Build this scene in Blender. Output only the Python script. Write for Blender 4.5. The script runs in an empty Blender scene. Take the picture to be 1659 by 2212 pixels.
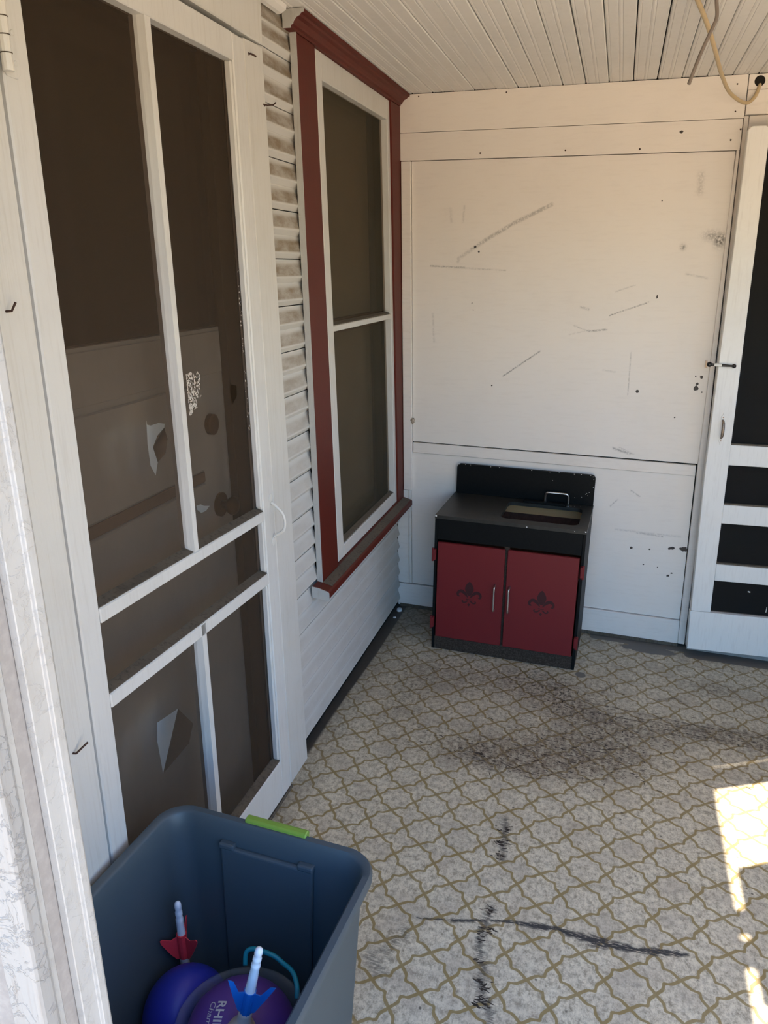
import bpy, bmesh, math, random
import numpy as np
from mathutils import Vector, Matrix

# ------------------------------------------------------------------ camera, sky, sun, exposure
SC = bpy.context.scene
COL = SC.collection
CAM = (0.945198, -3.427227, 1.603346)
AX = np.array([[0.959247, 0.069720, -0.273831], [0.282109, -0.291491, 0.914028], [-0.016094, -0.954030, -0.299280]])
cd = bpy.data.cameras.new('camera')
cd.sensor_fit = 'VERTICAL'; cd.sensor_height = 24.0; cd.lens = 24.0 * 1666.0 / 2212.0
cd.clip_start = 0.02
co = bpy.data.objects.new('camera', cd); COL.objects.link(co)
R = Matrix(((AX[0][0], -AX[0][1], -AX[0][2]), (AX[1][0], -AX[1][1], -AX[1][2]), (AX[2][0], -AX[2][1], -AX[2][2])))
co.matrix_world = Matrix.Translation(CAM) @ R.to_4x4()
SC.camera = co

SUN_AZ = (0.88, 0.478)          # horizontal direction towards the sun
SUN_EL = math.radians(56)
w = bpy.data.worlds.new('sky'); SC.world = w; w.use_nodes = True
nt = w.node_tree; nt.nodes.clear()
sky = nt.nodes.new('ShaderNodeTexSky'); sky.sky_type = 'NISHITA'; sky.sun_disc = False
sky.sun_elevation = SUN_EL; sky.sun_rotation = math.atan2(SUN_AZ[0], SUN_AZ[1])
sky.air_density = 1.0; sky.dust_density = 2.0; sky.ozone_density = 1.0
hs = nt.nodes.new('ShaderNodeHueSaturation'); hs.inputs['Saturation'].default_value = 1.45
bg = nt.nodes.new('ShaderNodeBackground'); bg.inputs['Strength'].default_value = 0.30
wo = nt.nodes.new('ShaderNodeOutputWorld')
nt.links.new(sky.outputs[0], hs.inputs['Color']); nt.links.new(hs.outputs[0], bg.inputs[0]); nt.links.new(bg.outputs[0], wo.inputs[0])
sd = bpy.data.lights.new('sun', 'SUN'); sd.energy = 6.5; sd.angle = math.radians(0.53); sd.color = (1.0, 0.90, 0.74)
so = bpy.data.objects.new('sun', sd); COL.objects.link(so)
so.rotation_euler = Vector((SUN_AZ[0] * math.cos(SUN_EL), SUN_AZ[1] * math.cos(SUN_EL), math.sin(SUN_EL))).to_track_quat('Z', 'Y').to_euler()
so.location = (4, 2, 6)
vs = SC.view_settings
vs.view_transform = 'Standard'; vs.look = 'None'; vs.gamma = 1.0; vs.use_curve_mapping = False
vs.exposure = 1.78

# ------------------------------------------------------------------ frame of the porch: u along the back wall, v into depth, w up (the porch is slightly out of square)
XS = np.array([0.999066, -0.034825, -0.025566])
MM = np.array([XS, [0, 1, 0], [0, 0, 1]]).T
def P(u, v, w): return tuple(MM @ np.array([u, v, w]))
def PA(a): return (MM @ np.asarray(a, float).T).T
rnd = random.Random(7)

# ------------------------------------------------------------------ materials
class NB:
    """small helper to write shader maths"""
    def __init__(s, name):
        s.m = bpy.data.materials.new(name); s.m.use_nodes = True
        s.t = s.m.node_tree; s.n = s.t.nodes; s.bsdf = s.n['Principled BSDF']; s.out = s.n['Material Output']
    def lk(s, a, b):
        if isinstance(a, (int, float)): b.default_value = a
        elif isinstance(a, tuple): b.default_value = a if len(a) == 4 or b.type == 'VECTOR' else (*a, 1)
        else: s.t.links.new(a, b)
    def math(s, op, a, b=None, c=None, clamp=False):
        x = s.n.new('ShaderNodeMath'); x.operation = op; x.use_clamp = clamp
        for i, q in enumerate((a, b, c)):
            if q is not None: s.lk(q, x.inputs[i])
        return x.outputs[0]
    def add(s, a, b): return s.math('ADD', a, b)
    def sub(s, a, b): return s.math('SUBTRACT', a, b)
    def mul(s, a, b): return s.math('MULTIPLY', a, b)
    def ramp(s, x, lo, hi, smooth=True):
        r = s.n.new('ShaderNodeMapRange'); r.interpolation_type = 'SMOOTHSTEP' if smooth else 'LINEAR'
        s.lk(x, r.inputs['Value']); r.inputs['From Min'].default_value = lo; r.inputs['From Max'].default_value = hi
        return r.outputs[0]
    def mix(s, f, a, b):
        x = s.n.new('ShaderNodeMix'); x.data_type = 'RGBA'
        s.lk(f, x.inputs[0]); s.lk(a, x.inputs[6]); s.lk(b, x.inputs[7]); return x.outputs[2]
    def coord(s, kind='Object'):
        return s.n.new('ShaderNodeTexCoord').outputs[kind]
    def world(s): return s.n.new('ShaderNodeNewGeometry').outputs['Position']
    def scale(s, v, sc, loc=(0, 0, 0)):
        x = s.n.new('ShaderNodeMapping'); s.lk(v, x.inputs['Vector']); x.inputs['Scale'].default_value = sc; x.inputs['Location'].default_value = loc; return x.outputs[0]
    def noise(s, v, scale, detail=4, rough=.55, dist=0.0):
        x = s.n.new('ShaderNodeTexNoise'); s.lk(v, x.inputs['Vector']); x.inputs['Scale'].default_value = scale
        x.inputs['Detail'].default_value = detail; x.inputs['Roughness'].default_value = rough; x.inputs['Distortion'].default_value = dist
        return x.outputs[0]
    def voro(s, v, scale, feature='F1'):
        x = s.n.new('ShaderNodeTexVoronoi'); x.feature = feature; s.lk(v, x.inputs['Vector']); x.inputs['Scale'].default_value = scale; return x.outputs['Distance']
    def sep(s, v):
        x = s.n.new('ShaderNodeSeparateXYZ'); s.lk(v, x.inputs[0]); return x.outputs
    def attr(s, name):
        x = s.n.new('ShaderNodeAttribute'); x.attribute_name = name; return x.outputs['Fac']
    def bump(s, h, strength=.3, dist=.002):
        x = s.n.new('ShaderNodeBump'); s.lk(h, x.inputs['Height']); x.inputs['Strength'].default_value = strength; x.inputs['Distance'].default_value = dist
        s.t.links.new(x.outputs[0], s.bsdf.inputs['Normal'])
    def fin(s, col, rough=.5, metal=0.0, spec=.5, trans=None):
        s.lk(col, s.bsdf.inputs['Base Color']); s.lk(rough, s.bsdf.inputs['Roughness']); s.lk(metal, s.bsdf.inputs['Metallic'])
        s.bsdf.inputs['Specular IOR Level'].default_value = spec
        return s.m

def paint(name, col, dirt=(.42, .36, .28), amt=.25, chips=.0, chipcol=(.16, .1, .06), grain=(6, 6, 1), rough=.5, bump=.25, attr=False, peel=0.0, spec=.4):
    b = NB(name); p = b.world()
    n1 = b.noise(p, 3.5, 6, .65)
    n2 = b.noise(b.scale(p, grain), 16, 5, .6)
    f = b.mul(b.ramp(n1, .45, .8), amt)
    c = b.mix(f, col, dirt)
    c = b.mix(b.mul(b.ramp(n2, .48, .72), amt * .75), c, dirt)
    if chips:
        v = b.voro(p, 38); k = b.noise(p, 7, 3)
        f = b.mul(b.ramp(v, .16, .1), b.ramp(k, 1 - chips, 1.02 - chips))
        c = b.mix(b.mul(f, .9), c, chipcol)
    h = b.add(b.mul(n2, .6), b.mul(b.noise(p, 60, 3), .4))
    if peel:
        pn = b.noise(p, 28, 8, .7, .6); e = b.ramp(pn, .5, .54)
        h = b.add(h, b.mul(e, peel))
        c = b.mix(b.mul(b.ramp(b.math('ABSOLUTE', b.sub(pn, .52)), .012, .0), .09), c, dirt)
    if attr:
        a = b.attr('mark'); g = b.noise(b.scale(p, (1, 1, 1)), 120, 3, .7)
        c = b.mix(b.math('MULTIPLY', a, b.ramp(g, .3, .6), clamp=True), c, (.2, .18, .16))
        d = b.ramp(b.add(b.attr('hole'), b.mul(b.sub(b.noise(p, 110, 4, .7), .5), .9)), .42, .52); c = b.mix(d, c, (.04, .03, .025))
    b.bump(h, bump, .0012)
    return b.fin(c, rough, 0, spec)

def plain(name, col, rough=.5, metal=0.0, spec=.5, var=.0, bump=0.0, nscale=80):
    b = NB(name); c = col
    if var or bump:
        n = b.noise(b.world(), nscale, 4, .6)
        if var: c = b.mix(b.mul(b.ramp(n, .35, .75), var), col, tuple(min(1, x * 1.9 + .02) for x in col))
        if bump: b.bump(n, bump, .001)
    return b.fin(c, rough, metal, spec)

WHITE = (.74, .72, .68)
M = {}
M['white'] = paint('white_paint', WHITE, amt=.22, chips=.0)
M['doorwhite'] = paint('door_white_paint', (.61, .605, .58), dirt=(.38, .35, .31), amt=.25, chips=.10, grain=(9, 9, .6), bump=.3)
M['trimwhite'] = paint('trim_white_paint', (.61, .60, .565), dirt=(.42, .38, .31), amt=.30, chips=.12, grain=(9, 9, .35), bump=.7, rough=.45)
M['ceil'] = paint('ceiling_paint', (.74, .72, .685), dirt=(.47, .44, .39), amt=.16, chips=.04, grain=(3, 2, 3), bump=.2)
M['panel'] = paint('wall_panel_paint', (.79, .73, .67), dirt=(.50, .43, .37), amt=.11, chips=.06, grain=(.8, 6, 6), bump=.2, attr=True, rough=.55)
M['back'] = paint('back_wall_trim_paint', (.79, .73, .67), dirt=(.46, .38, .31), amt=.18, chips=.08, grain=(.8, 6, 6), bump=.15, rough=.55)
M['door2'] = paint('right_door_paint', (.76, .74, .70), dirt=(.42, .38, .34), amt=.22, chips=.14, grain=(8, 8, .7), bump=.2, rough=.45)
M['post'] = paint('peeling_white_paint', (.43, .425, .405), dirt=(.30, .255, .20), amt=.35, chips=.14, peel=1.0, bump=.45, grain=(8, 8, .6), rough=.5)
M['red'] = paint('dark_red_paint', (.098, .014, .008), dirt=(.08, .020, .012), amt=.5, chips=.04, chipcol=(.5, .42, .36), bump=.2, rough=.5, spec=.22)
M['ledge'] = paint('dirty_ledge', (.115, .092, .066), dirt=(.035, .027, .02), amt=1.0, bump=.6, rough=.8)
M['nail'] = plain('rusty_nail', (.06, .03, .02), .7, .4)
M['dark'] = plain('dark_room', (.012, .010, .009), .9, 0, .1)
M['darkgap'] = plain('dark_gap', (.02, .018, .016), .9, 0, .1)
M['interior'] = plain('room_backing', (.05, .04, .03), .9, 0, .1)
M['blacktop'] = plain('black_worktop', (.022, .021, .018), .42, 0, .35, var=.25, bump=.05, nscale=30)  # lighter than the cabinet black: wall reflection and dust put into the colour
M['black'] = plain('black_paint', (.0055, .006, .0062), .5, 0, .10, var=.10, bump=.06, nscale=120)
M['toekick'] = plain('toe_kick_paint', (.028, .019, .013), .6, 0, .2, var=.9, bump=.3, nscale=160)
M['sinkred'] = plain('cabinet_red_paint', (.150, .013, .016), .45, 0, .3, bump=.05)
M['emblem'] = plain('stencil_dark', (.042, .010, .012), .5, 0, .3)
M['chrome'] = plain('brushed_steel', (.62, .60, .57), .28, 1.0)
M['chip'] = plain('bare_primer_chip', (.75, .73, .70), .7)
M['tan'] = plain('bare_hardboard', (.78, .40, .16), .7, 0, .2)
M['brownwood'] = plain('bare_cabinet_wood', (.075, .034, .022), .7, 0, .2, var=.3)
M['whitemetal'] = plain('painted_metal', (.66, .64, .59), .35, 0, .5, var=.05, bump=.1)
M['wornmetal'] = plain('worn_plated_metal', (.22, .17, .13), .4, .7, .5, var=.6, nscale=90)
M['blackmetal'] = plain('black_iron', (.012, .010, .010), .3, .3)
M['bin'] = plain('slate_blue_plastic', (.060, .081, .097), .42, 0, .45, bump=.04, nscale=400)
M['green'] = plain('lime_green_plastic', (.20, .33, .045), .4)
M['dartwhite'] = plain('white_plastic', (.72, .74, .80), .4)
M['dartred'] = plain('red_plastic', (.72, .05, .07), .4)
M['dartblue'] = plain('blue_plastic', (.01, .13, .46), .4)
M['dartgrey'] = plain('grey_rubber', (.38, .34, .33), .6)
M['ballblue'] = plain('royal_blue_rubber', (.016, .025, .32), .5, bump=.1, nscale=200)
M['ballpurple'] = plain('purple_rubber', (.085, .036, .26), .55, bump=.15, nscale=200)
M['print'] = plain('silver_print', (.55, .55, .58), .5)
M['redprint'] = plain('red_print', (.5, .02, .03), .5)
M['teal'] = plain('teal_plastic', (.01, .27, .36), .4)
M['cable'] = plain('beige_cable', (.50, .38, .22), .5, var=.15, nscale=20)
M['greycable'] = plain('grey_cable', (.16, .13, .11), .6, var=.2, nscale=20)
M['cap'] = plain('clear_white_cap', (.65, .68, .68), .3)
M['darkwood'] = plain('dark_door_wood', (.055, .034, .018), .7, 0, .2, var=.2)
M['grooveshade'] = plain('groove_shade_tone', (.34, .28, .23), .7, 0, .2, var=.1)
M['innerdoor'] = paint('pale_inner_door_paint', (.70, .74, .73), dirt=(.5, .52, .5), amt=.15, chips=0, bump=.1)
M['curtain'] = plain('brown_curtain', (.060, .036, .018), .9, 0, .1)
M['blind'] = plain('olive_blind', (.30, .26, .17), .85, 0, .2, var=.15, nscale=6)
M['brass'] = plain('aged_brass', (.17, .085, .03), .4, .7)
M['ground'] = plain('dry_ground', (.52, .40, .25), .9, 0, .1, var=.2, nscale=2)
M['extsiding'] = plain('weathered_grey_siding', (.30, .28, .26), .8, 0, .2, var=.2)
M['scuffdark'] = plain('ground_in_dirt', (.045, .034, .026), .8, 0, .1, var=.5, nscale=300)
M['postfront'] = paint('darkened_peeling_paint', (.33, .325, .31), dirt=(.22, .18, .14), amt=.4, chips=.2, chipcol=(.10, .07, .05), peel=1.4, bump=.6, grain=(8, 8, .6))  # darker copy of the post paint, offsetting the strong light on the casing
M['scuff'] = plain('screen_residue', (.62, .58, .52), .9)

def mesh_mat(name, col, T):
    b = NB(name); b.fin(col, .8, 0, .2)
    tr = b.n.new('ShaderNodeBsdfTransparent'); tr.inputs[0].default_value = (1.0, .90, .82, 1); mx = b.n.new('ShaderNodeMixShader')
    p = b.world(); f = b.noise(p, 4, 4); k = b.add(T - .06, b.mul(f, .12))
    b.lk(k, mx.inputs[0]); b.t.links.new(b.bsdf.outputs[0], mx.inputs[1]); b.t.links.new(tr.outputs[0], mx.inputs[2]); b.t.links.new(mx.outputs[0], b.out.inputs[0])
    return b.m
M['mesh'] = mesh_mat('brown_insect_mesh', (.042, .029, .019), .30)
M['meshdark'] = mesh_mat('black_insect_mesh', (.020, .019, .018), .40)
M['meshwin'] = mesh_mat('olive_insect_mesh', (.082, .070, .046), .50)
def glass(name, col, T):
    b = NB(name); b.fin(col, .05, 0, .5)
    tr = b.n.new('ShaderNodeBsdfTransparent'); mx = b.n.new('ShaderNodeMixShader'); mx.inputs[0].default_value = T
    b.t.links.new(b.bsdf.outputs[0], mx.inputs[1]); b.t.links.new(tr.outputs[0], mx.inputs[2]); b.t.links.new(mx.outputs[0], b.out.inputs[0]); return b.m
M['glass'] = glass('window_glass', (.03, .03, .028), .8)
M['frost'] = glass('frosted_plastic', (.36, .40, .42), .86)

def siding_mat():
    b = NB('siding_paint'); p = b.world(); z = b.sep(p)[2]; prof = b.attr('prof')
    n1 = b.noise(b.scale(p, (2, 1.2, 3)), 9, 6, .7); n2 = b.noise(p, 45, 5, .7)
    f = b.mul(b.ramp(prof, .10, .30), b.ramp(prof, .74, .66))
    f = b.mul(f, b.add(.35, b.mul(b.ramp(n1, .3, .7), .5)))
    f = b.mul(f, b.add(.28, b.mul(b.ramp(z, .8, 1.7), .95)))
    c = b.mix(f, (.57, .56, .53), (.24, .185, .125))
    c = b.mix(b.mul(b.ramp(n2, .55, .75), .16), c, (.36, .345, .32))
    pk = b.noise(p, 30, 7, .7, .5)
    b.bump(b.add(b.mul(n2, .5), b.mul(b.ramp(pk, .5, .55), .6)), .25, .0012)
    return b.fin(c, .55, 0, .35)
M['siding'] = siding_mat()

def floor_mat():
    b = NB('linoleum'); p = b.coord('UV')
    x, y, _ = b.sep(p)
    X = b.math('DIVIDE', b.sub(x, .55), .0592); Y = b.math('DIVIDE', b.sub(y, -1.766), .0586)
    A = b.mul(b.add(X, Y), .5); B = b.mul(b.sub(X, Y), .5)
    def lines(s, r):                                # wavy lines along s, at whole r
        fl = b.math('FLOOR', s); fr = b.sub(s, fl); rn = b.math('FLOOR', b.add(r, .5))
        par = b.math('FLOORED_MODULO', b.add(fl, rn), 2.0)
        t = b.add(fr, b.mul(par, b.sub(1.0, b.mul(fr, 2.0))))
        g = b.math('DIVIDE', b.sub(t, .48), .115)
        d = b.add(b.mul(b.math('SINE', b.mul(t, math.pi)), .028), b.mul(b.math('EXPONENT', b.mul(b.mul(g, g), -1.0)), .115))
        sg = b.sub(b.mul(par, 2.0), 1.0)
        return b.math('ABSOLUTE', b.sub(b.sub(r, rn), b.mul(sg, d)))
    F = b.math('MINIMUM', lines(A, B), lines(B, A))
    jit = b.mul(b.sub(b.noise(p, 90, 3), .5), .03)
    ln = b.ramp(b.add(F, jit), .060, .043)
    sp = b.scale(p, (1, 2.2, 1))
    n1 = b.noise(b.scale(p, (1.3, 1, 1)), 52, 7, .72); n2 = b.noise(p, 9, 5, .6); n3 = b.noise(p, 260, 4, .7)
    c = b.mix(b.ramp(b.add(b.mul(n1, .7), b.mul(b.noise(b.scale(p, (1.5, 1, 1)), 150, 5, .7), .3)), .40, .66), (.70, .625, .47), (.25, .20, .135))
    c = b.mix(b.mul(b.ramp(n2, .42, .70), .5), c, (.36, .305, .24))
    c = b.mix(b.mul(b.ramp(n3, .60, .72), .45), c, (.15, .13, .11))
    vf = b.mul(b.ramp(b.voro(p, 22), .10, .06), b.ramp(b.noise(p, 13, 2), .50, .55))
    c = b.mix(b.mul(vf, .8), c, (.07, .055, .045))
    c = b.mix(b.mul(ln, b.add(.72, b.mul(n2, .35))), c, (.26, .18, .062))
    # wear and stains (brown traffic dirt, black rubber marks, bare cement)
    st = b.attr('brown'); k = b.noise(b.scale(p, (1, 2.6, 1)), 55, 7, .75); k2 = b.noise(b.scale(p, (2.6, 1, 1)), 24, 6, .7)
    c = b.mix(b.mul(st, b.add(.28, b.mul(b.ramp(k2, .38, .66), .55))), c, (.115, .078, .05))
    c = b.mix(b.math('MULTIPLY', b.mul(st, 1.6), b.ramp(k, .525, .60), clamp=True), c, (.034, .023, .016))
    bl = b.attr('black'); k3 = b.noise(b.scale(p, (.6, 3, 1)), 60, 5, .7)
    c = b.mix(b.math('MULTIPLY', b.mul(bl, 1.3), b.ramp(b.add(k3, b.mul(bl, .16)), .48, .62), clamp=True), c, (.035, .035, .037))
    ba = b.attr('bare'); kb = b.ramp(b.add(ba, b.mul(b.sub(b.noise(p, 22, 5), .5), .55)), .46, .52)
    c = b.mix(kb, c, (.155, .145, .13))
    gp = b.attr('gap'); c = b.mix(gp, c, (.018, .017, .016))  # near-black strip painted in for the gap at the left wall foot
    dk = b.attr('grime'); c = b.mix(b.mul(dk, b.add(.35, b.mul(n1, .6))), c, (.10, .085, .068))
    b.bump(b.add(b.mul(n1, .4), b.mul(ln, -.3)), .12, .001)
    rough = b.add(.42, b.mul(n2, .25))
    return b.fin(c, rough, 0, .4)
M['floor'] = floor_mat()

# ------------------------------------------------------------------ object helpers
ORG = {}
def link(name, verts, faces, mat, parent=None, origin=None, smooth=False, uv=None):
    """one mesh object from world-space vertices"""
    v = np.asarray(verts, float).reshape(-1, 3)
    po = ORG[parent.name] if parent is not None else np.zeros(3)
    if origin is None:
        lo, hi = v.min(0), v.max(0); origin = np.array([(lo[0] + hi[0]) / 2, (lo[1] + hi[1]) / 2, lo[2]])
    origin = np.asarray(origin, float)
    me = bpy.data.meshes.new(name); me.from_pydata((v - origin).tolist(), [], faces)
    bm = bmesh.new(); bm.from_mesh(me); bmesh.ops.recalc_face_normals(bm, faces=bm.faces); bm.to_mesh(me); bm.free()
    if smooth: me.shade_smooth()
    me.materials.append(mat)
    o = bpy.data.objects.new(name, me); COL.objects.link(o)
    if parent is not None: o.parent = parent
    o.location = origin - po
    ORG[o.name] = origin
    return o
def empty(name, loc):
    o = bpy.data.objects.new(name, None); o.empty_display_size = .1; COL.objects.link(o); o.location = loc; ORG[o.name] = np.asarray(loc, float); return o
def tag(o, label=None, cat=None, group=None, kind=None):
    if label: o['label'] = label
    if cat: o['category'] = cat
    if group: o['group'] = group
    if kind: o['kind'] = kind
    return o
def struct(o, label, cat): return tag(o, label, cat, kind='structure')

def prism_vf(poly, d0, d1, f):
    n = len(poly)
    v = [f(a, b, d0) for a, b in poly] + [f(a, b, d1) for a, b in poly]
    fc = [list(range(n - 1, -1, -1)), list(range(n, 2 * n))] + [[i, (i + 1) % n, n + (i + 1) % n, n + i] for i in range(n)]
    return v, fc
def bevel_vf(v, fc, w, seg=1):
    bm = bmesh.new(); vs_ = [bm.verts.new(x) for x in v]
    for q in fc: bm.faces.new([vs_[i] for i in q])
    bmesh.ops.recalc_face_normals(bm, faces=bm.faces)
    es = [e for e in bm.edges if len(e.link_faces) == 2 and e.calc_face_angle(0) > .5]
    bmesh.ops.bevel(bm, geom=es, offset=w, segments=seg, profile=.5, affect='EDGES', clamp_overlap=True)
    bm.verts.index_update()
    V = [tuple(x.co) for x in bm.verts]; F_ = [[x.index for x in q.verts] for q in bm.faces]; bm.free(); return V, F_
def prism(name, poly, d0, d1, f, mat, parent=None, bev=.002, **k):
    v, fc = prism_vf(poly, d0, d1, f)
    if bev: v, fc = bevel_vf(v, fc, bev)
    return link(name, v, fc, mat, parent, **k)
def rect(a0, b0, a1, b1): return [(a0, b0), (a1, b0), (a1, b1), (a0, b1)]
def merge(parts):
    V, F_ = [], []
    for v, f in parts:
        o = len(V); V += [tuple(x) for x in v]; F_ += [[i + o for i in q] for q in f]
    return V, F_
def box_vf(f, a0, b0, a1, b1, d0, d1): return prism_vf(rect(a0, b0, a1, b1), d0, d1, f)

LEFT = lambda a, b, d: P(d, a, b)          # a = v, b = w, d = proud of the left wall
BACK = lambda a, b, d: P(a, -d, b)         # a = u, b = w, d = proud of the back wall
FLAT = lambda a, b, d: P(a, b, d)          # a = u, b = v, d = w
D1 = math.radians(.8); D2 = math.radians(5)
def DOOR1(s, wz, d): return P(.03 + s * math.sin(D1) + d * math.cos(D1), -2.31 + s * math.cos(D1) - d * math.sin(D1), wz)
def DOOR2(s, wz, d): return P(2.15 + s * math.cos(D2) + d * math.sin(D2), -.03 + s * math.sin(D2) - d * math.cos(D2), wz)

def frame_path(pts):
    """parallel-transported frames along a list of points"""
    pts = [np.array(p, float) for p in pts]; out = []; up = None
    for i, p in enumerate(pts):
        t = pts[min(i + 1, len(pts) - 1)] - pts[max(i - 1, 0)]; t /= np.linalg.norm(t)
        if up is None:
            a = np.array([0, 0, 1.]) if abs(t[2]) < .9 else np.array([1., 0, 0]); up = a - t * (a @ t)
        else: up = up - t * (up @ t)
        up /= np.linalg.norm(up); out.append((p, up, np.cross(t, up)))
    return out
def tube_vf(pts, r, n=10, caps=True):
    fr = frame_path(pts); rs = r if hasattr(r, '__len__') else [r] * len(fr); V = []; F_ = []
    for (p, a, b), q in zip(fr, rs):
        for k in range(n):
            an = 2 * math.pi * k / n; V.append(tuple(p + (a * math.cos(an) + b * math.sin(an)) * q))
    for i in range(len(fr) - 1):
        for k in range(n):
            F_.append([i * n + k, i * n + (k + 1) % n, (i + 1) * n + (k + 1) % n, (i + 1) * n + k])
    if caps: F_ += [list(range(n - 1, -1, -1)), list(range((len(fr) - 1) * n, len(fr) * n))]
    return V, F_
def spline(pts, k=8):
    p = [np.array(x, float) for x in pts]; p = [2 * p[0] - p[1]] + p + [2 * p[-1] - p[-2]]; out = []
    for i in range(1, len(p) - 2):
        for j in range(k):
            t = j / k; a, b, c, d = p[i - 1:i + 3]
            out.append(.5 * ((2 * b) + (-a + c) * t + (2 * a - 5 * b + 4 * c - d) * t * t + (-a + 3 * b - 3 * c + d) * t ** 3))
    return out + [p[-2]]
def holed_sheet(name, outer, holes, f, d, mat, parent):
    """a thin flat sheet with torn openings, triangulated"""
    bm = bmesh.new(); es = []
    for lp in [outer] + holes:
        vv = [bm.verts.new(f(a, b, d)) for a, b in lp]; es += [bm.edges.new((vv[i], vv[(i + 1) % len(vv)])) for i in range(len(vv))]
    bmesh.ops.triangle_fill(bm, use_beauty=True, use_dissolve=False, edges=es)
    bm.verts.index_update()
    V = [tuple(x.co) for x in bm.verts]; F_ = [[x.index for x in q.verts] for q in bm.faces]; bm.free()
    return link(name, V, F_, mat, parent)
def nail(parent, f, a, b, d, r=.004):
    v = [f(a + r * math.cos(t), b + r * math.sin(t), d) for t in np.linspace(0, 2 * math.pi, 8, endpoint=False)] + [f(a + r * .6 * math.cos(t), b + r * .6 * math.sin(t), d + .0015) for t in np.linspace(0, 2 * math.pi, 8, endpoint=False)]
    fc = [[i, (i + 1) % 8, 8 + (i + 1) % 8, 8 + i] for i in range(8)] + [list(range(8, 16)), list(range(7, -1, -1))]
    return link('nail_head', v, fc, M['nail'], parent)

# ------------------------------------------------------------------ floor
def seg_dist(p, a, b):
    a = np.array(a); b = np.array(b); ab = b - a; t = np.clip(((p - a) @ ab) / (ab @ ab + 1e-12), 0, 1)
    return np.linalg.norm(p - a - t[:, None] * ab, axis=1)
def poly_dist(p, L): return np.min([seg_dist(p, L[i], L[i + 1]) for i in range(len(L) - 1)], axis=0)
def ss(x, lo, hi):
    t = np.clip((x - lo) / (hi - lo), 0, 1); return t * t * (3 - 2 * t)
def grid_sheet(name, a0, b0, a1, b1, na, nb, f, d, thick, mat, parent=None, origin=None):
    """subdivided front face with a plain back: carries wear attributes"""
    aa = np.linspace(a0, a1, na); bb = np.linspace(b0, b1, nb); A, B = np.meshgrid(aa, bb); pts = np.stack([A.ravel(), B.ravel()], 1)
    z_ = np.full(len(pts), d)
    V = (PA(np.stack([pts[:, 0], pts[:, 1], z_], 1)) if f is FLAT else PA(np.stack([pts[:, 0], -z_, pts[:, 1]], 1))).tolist(); n = len(V)
    I = np.arange(na * nb).reshape(nb, na)
    F_ = np.stack([I[:-1, :-1].ravel(), I[:-1, 1:].ravel(), I[1:, 1:].ravel(), I[1:, :-1].ravel()], 1).tolist()
    rim = list(I[0, :]) + list(I[1:, -1]) + list(I[-1, -2::-1]) + list(I[-2:0:-1, 0])
    rim = [int(i) for i in rim]; bk = [f(*pts[i], d - thick) for i in rim]; V += bk; m = len(rim)
    F_ += [[rim[i], n + i, n + (i + 1) % m, rim[(i + 1) % m]] for i in range(m)] + [[n + i for i in range(m)]]
    o = link(name, V, F_, mat, parent, origin)
    ap = np.concatenate([pts, pts[rim]])
    uvl = o.data.uv_layers.new(name='plan'); li = np.empty(len(o.data.loops), int); o.data.loops.foreach_get('vertex_index', li)
    uvl.data.foreach_set('uv', ap[li].astype(np.float32).ravel())
    return o, ap
def put(o, name, val):
    a = o.data.attributes.new(name, 'FLOAT', 'POINT'); a.data.foreach_set('value', val.astype(np.float32))

fl, fp = grid_sheet('floor', -.02, -3.05, 2.55, .06, 520, 630, FLAT, 0.0, .05, M['floor'])
struct(fl, 'worn cream linoleum floor with an ochre trellis pattern, scuffed and stained', 'floor')
def blob(cx, cy, rx, ry, rot=0.0):
    c, s = math.cos(rot), math.sin(rot); x = fp[:, 0] - cx; y = fp[:, 1] - cy
    return np.exp(-(((x * c + y * s) / rx) ** 2 + ((-x * s + y * c) / ry) ** 2))
br = .85 * blob(.66, -1.09, .22, .075, .05) + .8 * blob(.98, -.95, .17, .13, .4) + .8 * blob(.90, -.70, .16, .08, -.2) + .9 * blob(1.5, -.69, .34, .055, .05) + .55 * blob(.78, -.55, .18, .09) + .45 * blob(1.12, -.78, .2, .05) + .55 * blob(1.43, -.36, .10, .06) + .35 * blob(.25, -.85, .12, .3) + .3 * blob(1.75, -.9, .4, .3)
for L, wd, am in (([(1.2, -.52), (1.27, -.48), (1.31, -.53)], .006, .9), ([(1.03, -.45), (1.0, -.50), (.985, -.55)], .005, .8), ([(.80, -.56), (1.05, -.75), (1.75, -.73)], .008, .6), ([(.9, -.62), (1.3, -.66), (1.8, -.66)], .006, .6), ([(.56, -1.02), (.75, -1.13), (.95, -1.12)], .006, .6)):
    br = br + am * np.exp(-(poly_dist(fp, L) / wd) ** 2)
br = 1.15 * br + .6 * blob(.80, -.98, .32, .16, .2) + .35 * blob(.45, -.62, .3, .12)
put(fl, 'brown', np.clip(br, 0, 1))
arc = [(.55, -1.85), (.65, -1.825), (.771, -1.786), (.901, -1.768), (1.0, -1.775), (1.1, -1.768), (1.221, -1.741)]
wd = np.interp(fp[:, 0], [.55, .7, .8, .95, 1.03, 1.1, 1.2, 1.24], [.003, .006, .007, .016, .017, .015, .009, .003])
wd = wd * (1 + .28 * np.sin(fp[:, 0] * 150) * np.sin(fp[:, 0] * 61 + 1) + .22 * np.sin(fp[:, 0] * 37 + 2))
bl = .8 * np.exp(-(poly_dist(fp, arc) / wd) ** 4)
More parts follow.
